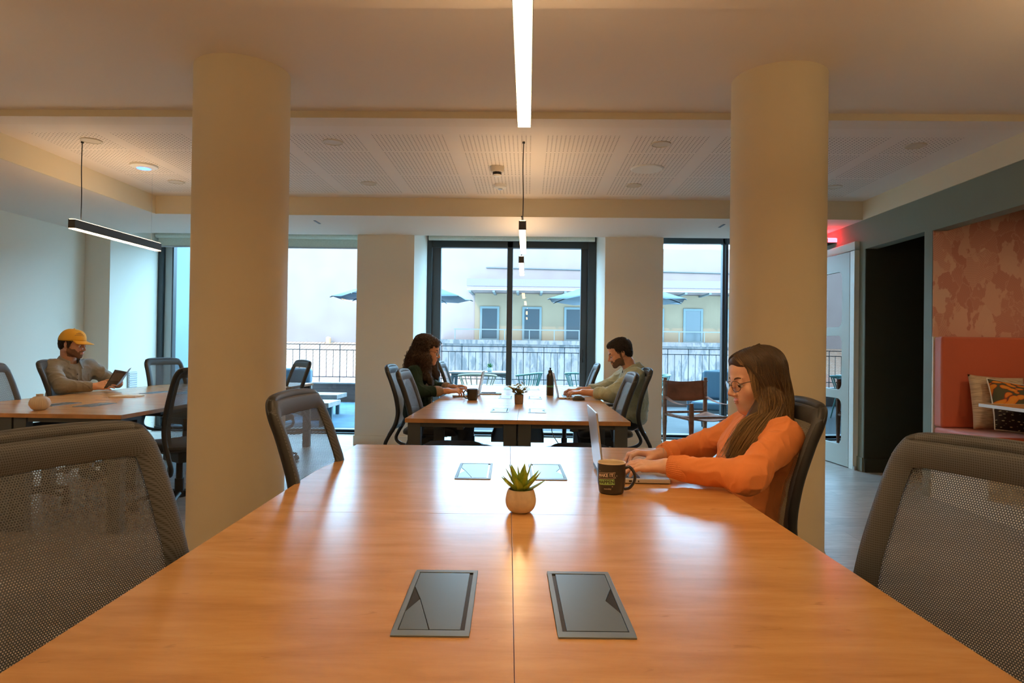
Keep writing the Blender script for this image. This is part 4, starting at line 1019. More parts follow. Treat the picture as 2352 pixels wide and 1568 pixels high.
def add_head(S, R, c, male=False, k=1.0, mouth=0):
    """ids: 0 skin, 1 lips, 2 brow"""
    S.frame(R, c); s = k
    def E(c_, r_, kk=.012, i=0, sub=False, rot=None): S.ell([x*s for x in c_], [x*s for x in r_], kk*s, i, sub, rot)
    def Cc(a, b, ra, rb, kk=.01, i=0, sub=False): S.cap([x*s for x in a], [x*s for x in b], ra*s, rb*s, kk*s, i, sub)
    jw = 1.10 if male else 1.0
    E((0, -.014, .036), (.073, .092, .079), .02)
    E((0, .032, -.020), (.056*jw, .058, .078), .03)
    E((0, .030, .050), (.058, .056, .046), .03)
    for x in (-1, 1):
        Cc((x*.050*jw, -.002, -.052), (x*.016, .070, -.092), .016, .017, .025)
        E((x*.034, .056, -.032), (.024, .026, .026), .02)
        Cc((x*.008, .0885, .019), (x*.040, .076, .017), .0085 if male else .0055, .0075 if male else .005, .016)
        E((x*.031, .0975, -.001), (.0175, .016, .0125), .010, 0, True)
        E((x*.031, .0745, .0045), (.0150, .0150, .0135), .003)
        Cc((x*.019, .0865, -.0045), (x*.044, .0775, -.003), .0026, .0026, .004)
        E((x*.0105, .101, -.0355), (.0072, .0100, .0068), .006)
        E((x*.075, -.012, -.006), (.0055, .0175, .031), .006, 0, False, (12, 0, x*-18)); E((x*.079, -.010, -.002), (.004, .0105, .019), .004, 0, True, (12, 0, x*-18)); E((x*.074, -.004, -.030), (.0055, .008, .010), .005)
    Cc((0, .0890, .012), (0, .1130, -.026), .0070, .0085, .009); E((0, .1120, -.0295), (.0098, .0100, .0085), .006)
    E((0, .072, -.062), (.034, .028, .030), .016)
    E((0, .0965, -.0565), (.0195, .0090, .0046), .0030, 1, False, (-12, 0, 0)); E((0, .0945, -.0655), (.0165, .0090, .0056), .0030, 1, False, (8, 0, 0))
    E((0, .1080, -.0610), (.0190, .0080, .0010), .0025, 0, True)
    E((0, .080, -.095), (.018, .015, .014), .016)
    S.T = None

def hand_joints(w, X, N, S, L=1.0, curl=(20, 32, 20), spread=5, lift=0, each=None):
    """w wrist; X towards fingers; N dorsal normal; S towards the thumb"""
    X, N, S = nrm(X), nrm(N), nrm(S); N = nrm(N-X*(N@X)); S = nrm(S-X*(S@X)-N*(S@N)); w = np.array(w, float)
    kn = [(.086, .024), (.089, .004), (.083, -.016), (.074, -.033)]; ln = [.070, .078, .072, .056]; segs = (.46, .30, .24); out = []
    for j, ((kx, ks), l) in enumerate(zip(kn, ln)):
        p = w+X*kx*L+S*ks*L; d = rotv(X, N, (1 if np.cross(X, S)@N > 0 else -1)*(spread*(1.5-j)*1.0)); ch = [w+X*.012*L+S*ks*.45*L, p]
        cu = each[j] if each else curl
        for sg, c in zip(segs, cu):
            d = d*cos(radians(c))-nrm(N)*sin(radians(c)) if False else rotv(d, np.cross(d, N), -c); p = p+d*l*sg*L; ch.append(p)
            N_ = N
        out.append(ch)
    return out, X, N, S
def add_hand(F, w, X, N, S, L=1.0, curl=(20, 32, 20), spread=5, each=None, thumb=(.75, .60, -.28, 18), i=0, nail=None, r=.0082):
    ch, X, N, S = hand_joints(w, X, N, S, L, curl, spread, each=each); r *= L; w = np.array(w, float)
    for j, c in enumerate(ch):
        F.cap(c[0]-N*.003, c[1]-N*.003, .0135*L, .0108*L, .012)
    F.cap(w+S*.010*L, w-S*.010*L, .017*L, .016*L, .02)
    for j, c in enumerate(ch):
        rr = [r*1.08, r, r*.92, r*.80] if j < 3 else [r*.94, r*.88, r*.80, r*.70]
        for q in range(1, 4):
            F.cap(c[q], c[q+1], rr[q-1], rr[q], .0035 if q > 1 else .006)
        F.ell(c[2], (rr[1]*1.08,)*3, .003)
        if nail is not None:
            d = nrm(c[4]-c[3]); up = nrm(N-d*(N@d)); e = c[4]+up*rr[3]*.62-d*.001; F.ell(e, (rr[3]*.62,)*3, .0012, nail)
    a, b, c_, cu = thumb; t0 = w+X*.020*L+S*.018*L-N*.006*L; d = nrm(X*a+S*b+N*c_); t1 = t0+d*.040*L
    d2 = nrm(d+X*.35); t2 = t1+d2*.033*L; d3 = nrm(d2+X*.3-S*.15); t3 = t2+d3*.026*L
    F.cap(t0, t1, .0155*L, .0118*L, .014); F.cap(t1, t2, r*1.22, r*1.08, .005); F.cap(t2, t3, r*1.10, r*.90, .004)
    return ch

def limb_field(F, A, B, C, ra, rb, rc, k=.02):
    F.cap(A, B, ra, rb, k); F.cap(B, C, rb, rc, k)

def cloth_noise(amp, f1=13., f2=30., seed=1, st=(1, 1, 1)):
    def d(V):
        Q = V*np.array(st); W_ = np.stack([_n3(Q*7+s_*9, seed+s_) for s_ in range(3)], 1)*.35
        a = 1-np.abs(_n3(Q*f1+W_*2.5, seed)); b = 1-np.abs(_n3(Q*f2+W_*3, seed+5)); return amp*((a**3-.35)+.35*(b**3-.35))
    return d

# strands that lie on a hair volume
def grow(S, roots, n, step, bias, rng, off=(.0, .004), curl=0., curl_f=60., r=.0009, floor_z=-9, jitter=.25, stop=None, lens=None):
    N = len(roots); P = roots.copy(); o = rng.uniform(off[0], off[1], N); tr = [P.copy()]; prev = None; alive = np.ones(N, bool); A = [alive.copy()]
    seedv = rng.normal(size=(N, 3))*jitter; L = lens if lens is not None else rng.integers(int(n*.72), n+1, N)
    for it in range(n):
        g = S.grad(P, .004); b = bias(P, it)+seedv*(.5 if it > 2 else .3); t = b-g*(b*g).sum(1)[:, None]; t /= np.maximum(np.linalg.norm(t, axis=1), 1e-6)[:, None]
        if prev is not None: t = prev*.55+t*.45; t /= np.linalg.norm(t, axis=1)[:, None]
        Q = P+t*step; d = S.ev(Q); pull = (d-o)[:, None]; inn = np.clip(pull, -.01, .012 if it > 0 else .015); Q = Q-S.grad(Q, .004)*inn
        alive = alive & (it < L) & (Q[:, 2] > floor_z); P = np.where(alive[:, None], Q, P); prev = t; tr.append(P.copy()); A.append(alive.copy())
    T = np.stack(tr, 1); A = np.stack(A, 1)
    if curl:
        ph = rng.uniform(0, 6.28, N)[:, None]; s = np.arange(T.shape[1])[None]*step; f = curl_f*rng.uniform(.8, 1.2, N)[:, None]; grow_ = np.clip(s/.10, 0, 1); am = curl*rng.uniform(.6, 1.3, N)[:, None]
        d = np.gradient(T, axis=1); d /= np.maximum(np.linalg.norm(d, axis=2), 1e-9)[..., None]; u = np.cross(d, [0.3, .2, .93]); u /= np.maximum(np.linalg.norm(u, axis=2), 1e-9)[..., None]; v = np.cross(d, u)
        T = T+(u*np.cos(f*s+ph)[..., None]+v*np.sin(f*s+ph)[..., None])*(am*grow_)[..., None]
    return T, A
def strands_mesh(name, T, A, r, parent, origin, col_fn, mt, rng, sides=4):
    N, K = T.shape[:2]; d = np.gradient(T, axis=1); nl = np.linalg.norm(d, axis=2); d = d/np.maximum(nl, 1e-9)[..., None]; u = np.cross(d, [.31, .2, .93]); u /= np.maximum(np.linalg.norm(u, axis=2), 1e-9)[..., None]; v = np.cross(d, u)
    ln = np.maximum(A.sum(1), 2)[:, None]; t = np.clip(np.arange(K)[None]/ln, 0, 1); R = r*rng.uniform(.7, 1.3, N)[:, None]*np.where(t < .1, .6+4*t, 1)*(1-np.clip(t-.6, 0, 1)*2.2).clip(.12, 1)
    ang = np.arange(sides)*2*pi/sides; ring = u[:, :, None]*np.cos(ang)[None, None, :, None]+v[:, :, None]*np.sin(ang)[None, None, :, None]
    V = (T[:, :, None]+ring*R[:, :, None, None]).reshape(-1, 3); base = (np.arange(N)[:, None]*K+np.arange(K-1)[None])*sides; ok = (A[:, 1:])
    base = base[ok]; q = np.arange(sides); q2 = (q+1) % sides
    F = np.stack([base[:, None]+q, base[:, None]+q2, base[:, None]+sides+q2, base[:, None]+sides+q], -1).reshape(-1, 4)
    o = np_mesh(name, V, F, [mt], parent, None, origin); me = o.data
    if len(me.vertices) == len(V):
        C = col_fn(N, K, t, rng); C = np.repeat(C.reshape(-1, 3), sides, 0); at = me.color_attributes.new('tint', 'FLOAT_COLOR', 'POINT'); at.data.foreach_set('color', np.concatenate([C, np.ones((len(C), 1))], 1).astype(np.float32).ravel())
    return o
def hair_mat(name, rough=.42):
    m = bpy.data.materials.new(name); g = NT(m); a = g.n('ShaderNodeAttribute', attribute_name='tint'); g.set(g.b, 'Base Color', a.outputs['Color']); g.b.inputs['Roughness'].default_value = rough; g.b.inputs['Specular IOR Level'].default_value = .45
    g.b.inputs['Anisotropic'].default_value = .5; return m
M['strand'] = hair_mat('hair_strands')
M['haircore_brown'] = mat('hair_brown_mass', (.050, .024, .009), .6)
M['haircore_dark'] = mat('hair_dark_mass', (.030, .018, .012), .7)
M['haircore_black'] = mat('hair_black_mass', (.012, .009, .008), .6)
def skin(name, c): return mat(name, c, .48, spec=.4, noise=(35, .06, 3), bump=(260, .12, .0005), sub=.12)
M['skin1'] = skin('fair_skin', (.74, .44, .31)); M['skin2'] = skin('warm_skin', (.58, .30, .19)); M['skin3'] = skin('tan_skin', (.58, .31, .20))
M['lips'] = mat('lips', (.58, .21, .16), .4); M['brow'] = mat('brow_hair', (.10, .05, .025), .8); M['brow_dark'] = mat('brow_dark_hair', (.03, .018, .012), .8)
M['beard'] = mat('short_beard', (.14, .075, .048), .85, bump=(700, .5, .001), noise=(160, .2)); M['beard2'] = mat('stubble', (.20, .10, .062), .85, bump=(700, .5, .001), noise=(160, .2))
M['eyewhite'] = mat('eye_white', (.75, .72, .70), .2); M['iris'] = mat('iris', (.05, .03, .02), .15); M['nail'] = mat('dark_nail_polish', (.03, .02, .03), .2)
M['metalwire'] = mat('thin_metal_frame', (.12, .10, .09), .3, metal=.8); M['denim'] = mat('dark_trousers', (.035, .038, .045), .85); M['khaki'] = mat('khaki_trousers', (.20, .15, .09), .85); M['shoe'] = mat('dark_shoe', (.03, .03, .03), .6)

def eyes(parent, R, c, origin, k=1.0):
    for x in (-1, 1):
        b = MB(); p = np.array(c)+R @ (np.array([x*.031, .0765, -.0015])*k)-np.array(origin); b.ball(p, .0128*k, 20)
        o = b.build('eye', 'eyewhite', parent, smooth=True)
        q = p+R @ (np.array([-x*.0005, .0092, -.0045])*k); MB().ball(q, .0058*k, 14).build('iris', 'iris', o, smooth=True)
def brows(parent, R, c, origin, mt, k=1.0, th=.0022):
    def W_(x, y, z_): return Vector(np.array(c)+R @ (np.array([x, y, z_])*k)-np.array(origin))
    for s in (-1, 1):
        b = MB().tube(curve_pts([W_(s*.013, .0935, .0185), W_(s*.024, .0925, .0225), (W_(s*.036, .0865, .0235)), W_(s*.047, .0765, .0185)], 5), [th*(.9+.5*sin(pi*i/15))*(1-.6*max(0, i/15-.6)) for i in range(16)], 8, flat=(1.4, .8), up=tuple(R[:, 2]))
        b.build('eyebrow', mt, parent, smooth=True)
        MB().tube(curve_pts([W_(s*.0195, .0900, -.0015), W_(s*.031, .0912, -.0030), W_(s*.044, .0820, -.0020)], 5), .0009, 6).build('eyelashes', mt, parent, smooth=True)
def glasses(parent, R, c, origin, wd=.0235, mt='metalwire', z=-.004, r=.0011):
    g = MB(); gl = MB()
    def W_(x, y, z_): return Vector(np.array(c)+R @ np.array([x, y, z_])-np.array(origin))
    for s in (-1, 1):
        ring = [W_(s*.033+wd*(1.12*abs(cos(q))**.9*(1 if cos(q) > 0 else -1)), .106-.006*abs(cos(q))*0-.010*((s*.033+wd*1.1*cos(q))/.06)**2, z+.0195*sin(q)) for q in np.linspace(0, 2*pi, 32)[:-1]]
        g.tube(ring, r, 8, closed=True); n = len(ring); gl.add(ring, [tuple(range(n))])
        g.tube([W_(s*.060, .096, z+.008), W_(s*.073, .088, z+.010), W_(s*.078, .0, z+.010), W_(s*.074, -.018, z-.006)], r*1.2, 6)
        g.tube([W_(s*.011, .106, z-.002), W_(s*.008, .100, z-.008)], r*.8, 6)
    g.tube([W_(-.012, .1055, z+.004), W_(0, .109, z+.007), W_(.012, .1055, z+.004)], r*1.2, 8)
    o = g.build('glasses', mt, parent, smooth=True); gl.build('lens', 'glass', o, fix=False)
    return o
def lower_body(F, hipL, hipR, kneeL, kneeR, ankL, ankR, r=.085):
    for h, k_, a in ((hipL, kneeL, ankL), (hipR, kneeR, ankR)): F.cap(h, k_, r, r*.75, .05); F.cap(k_, a, r*.72, r*.52, .03)

def person(label, origin, body, h, mats, beard=None, smooth_it=1):
    V, F, ids = body.mesh(h)
    if beard is not None: ids = beard(V, ids)
    o = np_mesh('person', V, F, mats, None, ids, origin, smooth_it)
    return tag(o, label, 'person')
def garment(name, S, h, mt, parent, origin, disp=None, smooth_it=2):
    V, F, ids = S.mesh(h); return np_mesh(name, V, F, mt if isinstance(mt, list) else [mt], parent, ids if isinstance(mt, list) else None, origin, smooth_it, disp)
def shoes_and_legs(P, origin, hip, fwd, side, feetx=.34, mt='denim', kz=.50, spread=.10, width=.09):
    fw, sd = np.array(fwd, float), np.array(side, float); S = Sdf()
    hip = np.array(hip, float)
    for s in (-1, 1):
        h0 = hip+sd*s*.09; kn = hip+fw*.40+sd*s*spread; kn[2] = kz; an = hip+fw*feetx+sd*s*(spread+.01); an[2] = .10
        S.cap(h0, kn, .085, .062, .05); S.cap(kn, an, .060, .045, .03)
    S.ell(hip+np.array([0, 0, .01]), (.15, .15, .085), .05)
    garment('trousers', S, .009, mt, P, origin, cloth_noise(.006, 11, 25, 3), 1)
    for s in (-1, 1):
        an = hip+fw*feetx+sd*s*(spread+.01); an[2] = 0; b = Sdf()
        b.cap(an+np.array([0, 0, .045])-fw*.03, an+fw*.15+np.array([0, 0, .035]), .042, .034, .03); b.cap(an+np.array([0, 0, .09]), an+np.array([0, 0, .04]), .045, .045, .02)
        b.plane(an+np.array([0, 0, .003]), (0, 0, -1), an-.3, an+.3)
        garment('shoe', b, .009, 'shoe', P, origin, None, 1)
def collar(P, origin, c, R, rx, ry, mt, zf=0., drop=.045, gap=28, hgt=.032):
    """shirt collar: stand and folded leaf around the neck; R columns right, fwd, up"""
    c = np.array(c, float)-np.array(origin); b = MB()
    def f(u, v):
        q = radians(gap)+(2*pi-2*radians(gap))*u; q += pi/2; front = abs(u*2-1)
        z = zf+hgt*(1-.25*front); rr = 1.0
        if v < .35: k = v/.35; rr = 1+.10*(1-k); zz = z*k-.008
        elif v < .5: rr = 1.05; zz = z+.004
        else: k = (v-.5)/.5; rr = 1.07+.34*k*(1+.25*front**3); zz = z-(drop*(1+.45*front**4))*k
        x, y = rx*rr*cos(q), ry*rr*sin(q); y += .012*front**3*(v-.2)
        return tuple(c+R @ np.array([x, y, zz-.030*max(0, sin(q))*(1 if v >= 0 else 0)]))
    b.grid(f, 41, 15); return b.build('collar', mt, P, smooth=True, sharp=0, fix=False, solid=.0025)
# ------------------------------------------------------------------ woman in the orange sweater
M['orange'] = None
def knit(name, col, rib=False):
    m = bpy.data.materials.new(name); g = NT(m); tc = g.n('ShaderNodeTexCoord'); s = g.n('ShaderNodeSeparateXYZ', {0: tc.outputs['Object']})
    a = g.math('SINE', g.math('MULTIPLY', g.math('ADD', s.outputs[1], g.math('MULTIPLY', s.outputs[2], .35)), 2*pi/(.0052 if rib else .0034))); b = g.math('SINE', g.math('MULTIPLY', s.outputs[2] if not rib else s.outputs[0], 2*pi/.0030))
    h = g.math('ADD', a, g.math('MULTIPLY', b, .5 if not rib else .15)); n = g.n('ShaderNodeTexNoise', {'Vector': tc.outputs['Object'], 'Scale': 500, 'Detail': 2})
    g.set(g.b, 'Normal', g.bump(g.math('ADD', h, n.outputs['Fac']), .12 if not rib else .2, .0008)); n2 = g.n('ShaderNodeTexNoise', {'Vector': tc.outputs['Object'], 'Scale': 8})
    g.set(g.b, 'Base Color', g.ramp(n2.outputs['Fac'], [(.3, tuple(c*.92 for c in col)), (.7, col)])); g.b.inputs['Roughness'].default_value = .9; g.b.inputs['Specular IOR Level'].default_value = .15; g.b.inputs['Sheen Weight'].default_value = .2; g.b.inputs['Sheen Roughness'].default_value = .4
    g.b.inputs['Sheen Tint'].default_value = (1, .7, .5, 1); return m
M['orange'] = knit('orange_knit', (.86, .30, .105)); M['orange_rib'] = knit('orange_knit_rib', (.86, .30, .105), True)

def face_clear(T, A, hc, R, y0):
    q = (T-np.array(hc)) @ R; bad = (q[..., 1] > y0) & (q[..., 2] < .062) & (q[..., 2] > -.105) & (np.abs(q[..., 0]) < .10)
    return A & (np.cumsum(bad, 1) == 0)
def orange_woman():
    org = (.74, 2.40, 0.0); rng = np.random.default_rng(5)
    hc = np.array([.842, 2.405, 1.088]); R = head_frame(188, -13, 2)
    shN, shF = (.880, 2.225, .905), (.865, 2.560, .905); elN, elF = (.700, 2.085, .792), (.700, 2.66, .80); wrN, wrF = (.478, 2.225, .797), (.512, 2.500, .792)
    B = Sdf(); add_head(B, R, hc)
    neck = hc+R @ np.array([0, -.030, -.060]); B.cap(neck, (.885, 2.395, .93), .050, .054, .03)
    B.ell((.87, 2.39, .84), (.085, .15, .13), .05); B.cap((.84, 2.39, .80), (.76, 2.39, .58), .11, .12, .06)
    for sh, el, wr in ((shN, elN, wrN), (shF, elF, wrF)): B.cap(sh, el, .042, .036, .03); B.cap(el, wr, .034, .024, .02)
    # hands typing: near (left) and far (right)
    chN = add_hand(B, np.array(wrN)+np.array([-.006, .002, .0]), (-1, .16, .03), (.10, -.25, .96), (-.1, 1, .1), .98, spread=5, each=[(20, 26, 18), (16, 24, 18), (16, 28, 20), (14, 30, 20)], thumb=(.80, .55, -.30, 0))
    chF = add_hand(B, np.array(wrF)+np.array([-.006, 0, .0]), (-1, -.10, .12), (.18, .1, .95), (-.1, -1, -.0), .98, spread=6, each=[(30, 44, 22), (26, 40, 22), (24, 44, 24), (24, 46, 24)], thumb=(.75, .55, -.45, 0))
    P = person('woman in an orange sweater and thin glasses, long brown hair, typing on a laptop', org, B, .0029, ['skin1', 'lips', 'brow'])
    eyes(P, R, hc, org); brows(P, R, hc, org, 'brow', 1.0, .0015); glasses(P, R, hc, org)
    # sweater
    S = Sdf(); S.ell((.858, 2.392, .835), (.112, .160, .125), .05); S.ell((.80, 2.39, .70), (.118, .155, .15), .05); S.ell((.765, 2.39, .585), (.125, .165, .10), .05)
    S.cap((.862, 2.27, .900), (.858, 2.52, .900), .053, .053, .05); S.cap((.820, 2.33, .83), (.815, 2.45, .83), .085, .085, .05)
    for sh, el, wr in ((shN, elN, wrN), (shF, elF, wrF)):
        sh, el, wr = map(np.array, (sh, el, wr)); S.cap(sh, el, .056, .050, .045); S.ell(el+np.array([.012, 0, -.002]), (.052, .048, .048), .03); d = wr-el; S.cap(el, el+d*.80, .048, .040, .03)
    S.cap(neck+np.array([-.01, 0, .01]), (.880, 2.395, .915), .058, .062, .008, 0, True)
    S.plane((.7, 2.4, .7425), (0, 0, -1), (.2, 1.8, .60), (.655, 3.0, .745)) if False else None
    cn = cloth_noise(.0095, 13., 29., 2, (1, 1, .8))
    garment('sweater', S, .0042, 'orange', P, org, cn, 2)
    b = MB(); o3 = np.array(org)
    b.tube([Vector(np.array([.870, 2.393, .955])+np.array([.060*cos(q)-.012*max(0, -cos(q)), .066*sin(q), .014*cos(q)-.012])-o3) for q in np.linspace(0, 2*pi, 40)[:-1]], .0095, 10, closed=True, flat=(1.2, .8))
    b.build('sweater_neckband', 'orange_rib', P, smooth=True)
    for el, wr in ((elN, wrN), (elF, wrF)):
        el, wr = np.array(el), np.array(wr); d = wr-el; a = el+d*.70; L = [a+d*t for t in (0, .03, .08, .15, .22, .265, .27, .26, .20)]; rr = [.040, .0435, .044, .0405, .0375, .0360, .0335, .0315, .0320]
        RN = 190; b = MB().tube([Vector(x-o3) for x in L], rr, RN, cap=False, flat=(1, .95))
        n_ = 40; CC = [Vector(x-o3) for x in L]; b.v = [tuple(CC[i//RN]+(Vector(v)-CC[i//RN])*(1+.022*cos(38*2*pi*(i % RN)/RN)*(1 if 1 < i//RN < 7 else 0))) for i, v in enumerate(b.v)]; b.v = [(x, y, max(z, .7425)) for x, y, z in b.v]; b.build('sweater_cuff', 'orange_rib', P, smooth=True, sharp=0)
    # bracelet on the far wrist
    w = np.array(wrF)-o3; MB().tube([Vector(w+np.array([.010+.004*cos(q), .027*cos(q), .024*sin(q)+.001])) for q in np.linspace(0, 2*pi, 28)[:-1]], .0012, 6, closed=True).build('bracelet', 'alu', P, smooth=True)
    # hair volume
    H = Sdf(); H.frame(R, hc)
    H.ell((0, -.018, .040), (.080, .094, .078), .02); H.ell((0, .034, .070), (.062, .055, .038), .02)
    for x in (-1, 1):
        H.ell((x*.070, -.004, -.018), (.019, .062, .095), .02); H.cap((x*.072, .012, -.06), (x*.068, .010, -.13), .030, .026, .03)
    H.ell((0, -.052, -.055), (.078, .050, .13), .03); H.T = None
    H.cap((.885, 2.36, .99), (.915, 2.33, .92), .052, .030, .03); H.cap((.885, 2.43, .99), (.93, 2.44, .88), .050, .026, .03)
    H.cap((.825, 2.325, .975), (.765, 2.290, .90), .036, .030, .03); H.cap((.765, 2.290, .90), (.705, 2.290, .825), .026, .012, .03)
    H.frame(R, hc); H.ell((0, .095, -.035), (.050, .062, .102), .022, 0, True); H.ell((-.035, .094, -.02), (.038, .050, .072), .016, 0, True); H.T = None
    V, F, ids = H.mesh(.005); core = np_mesh('hair', V, F, ['haircore_brown'], P, None, org, 2)
    # part line on the crown, strands flow to both sides and down
    N = 2600; u = rng.uniform(-.02, .075, N)*1.; s = np.where(rng.random(N) < .62, -1, 1)
    ang = rng.uniform(0, 1, N); loc = np.stack([s*rng.uniform(.001, .05, N), np.where(rng.random(N) < .5, rng.uniform(-.06, .085, N), rng.uniform(-.12, .07, N)), np.full(N, .125)], 1)
    Rt = hc+loc @ R.T
    for _ in range(6): Rt = Rt-H.grad(Rt, .004)*H.ev(Rt)[:, None]
    side = R[:, 0]; fwd = R[:, 1]
    ss = s[:, None]*side[None]
    drape = np.array([.745, 2.275, .86])
    def bias(P_, it):
        g = np.array([0, 0, -1.])[None]; b = g+ss*(.9 if it < 6 else .12)-fwd[None]*(.35 if it < 9 else .05)
        m = (P_[:, 1] < hc[1]-.03) & (P_[:, 2] < 1.02) & (P_[:, 0] < .875); t = drape-P_; b = b+np.where(m[:, None], t*4.5, 0)
        return b
    T, A = grow(H, Rt, 42, .0105, bias, rng, (.0, .005), 0, jitter=.16, floor_z=.80); A = face_clear(T, A, hc, R, .062)
    T = T[:]
    # long front lock: guided bundle from the near temple down over the chest
    def Wl(a): return hc+R @ np.array(a)
    gf = [Wl((-.010, .078, .104)), Wl((-.060, .058, .062)), Wl((-.083, .036, -.01)), Wl((-.080, .034, -.085)), np.array([.752, 2.285, .950]), np.array([.705, 2.280, .885]), np.array([.668, 2.285, .812])]
    gb = [Wl((-.008, -.030, .126)), Wl((-.074, -.030, .075)), Wl((-.090, -.030, .0)), Wl((-.088, -.035, -.080)), np.array([.850, 2.262, .935]), np.array([.795, 2.235, .868]), np.array([.742, 2.240, .792])]
    K = 43; NB = 1100; tt = np.linspace(0, 1, K)
    def spline(g): P_ = curve_pts([tuple(x) for x in g], 12); P_ = np.array([tuple(x) for x in P_]); d_ = np.r_[0, np.cumsum(np.linalg.norm(np.diff(P_, axis=0), axis=1))]; d_ /= d_[-1]; return np.stack([np.interp(tt, d_, P_[:, q]) for q in range(3)], 1)
    F_, B_ = spline(gf), spline(gb); a_ = rng.uniform(0, 1, NB)[:, None, None]; nn_ = np.array([.05, -1, .1]); o_ = rng.uniform(-.010, .012, NB)[:, None, None]; o2 = rng.uniform(-.012, .012, NB)[:, None, None]
    TB = F_[None]*(1-a_)+B_[None]*a_+nn_*(.006+o_*np.clip(tt*1.6, .15, 1)[None, :, None]-.030*(np.sin(pi*a_)*np.clip(tt[None, :, None]-.55, 0, 1)*0))+np.array([1, .1, 0])*o2*(tt[None, :, None])
    ph = rng.uniform(0, 6.3, NB)[:, None]; TB = TB+(.006*np.sin(tt[None]*13+ph*.5)*np.clip(tt*2-.8, 0, 1)[None])[..., None]*np.array([.8, .3, .3])
    AB = np.arange(K)[None] < (K*rng.uniform(.80, 1.0, NB)[:, None]); T, A = np.concatenate([T, TB]), np.concatenate([A, AB]); N = len(T)
    wav = .0035*np.sin(np.arange(T.shape[1])[None]*.42+rng.uniform(0, 6, N)[:, None])*np.clip(np.arange(T.shape[1])[None]/20-.4, 0, 1); T = T+wav[..., None]*np.array([.6, .7, 0])
    def col(n, k, t, rng):
        base = np.array([.058, .031, .013]); gold = np.array([.44, .28, .12]); m = np.clip((t-.30)*1.7, 0, 1)**1.2*rng.uniform(.25, 1, (n, 1)); v = rng.uniform(.55, 1.5, (n, 1)); return (base*(1-m[..., None])+gold*m[..., None])*v[..., None]
    strands_mesh('hair_strands', T, A, .00105, core, org, col, 'strand', rng)
    shoes_and_legs(P, org, (.76, 2.40, .555), (-1, 0, 0), (0, 1, 0), .36)
orange_woman()

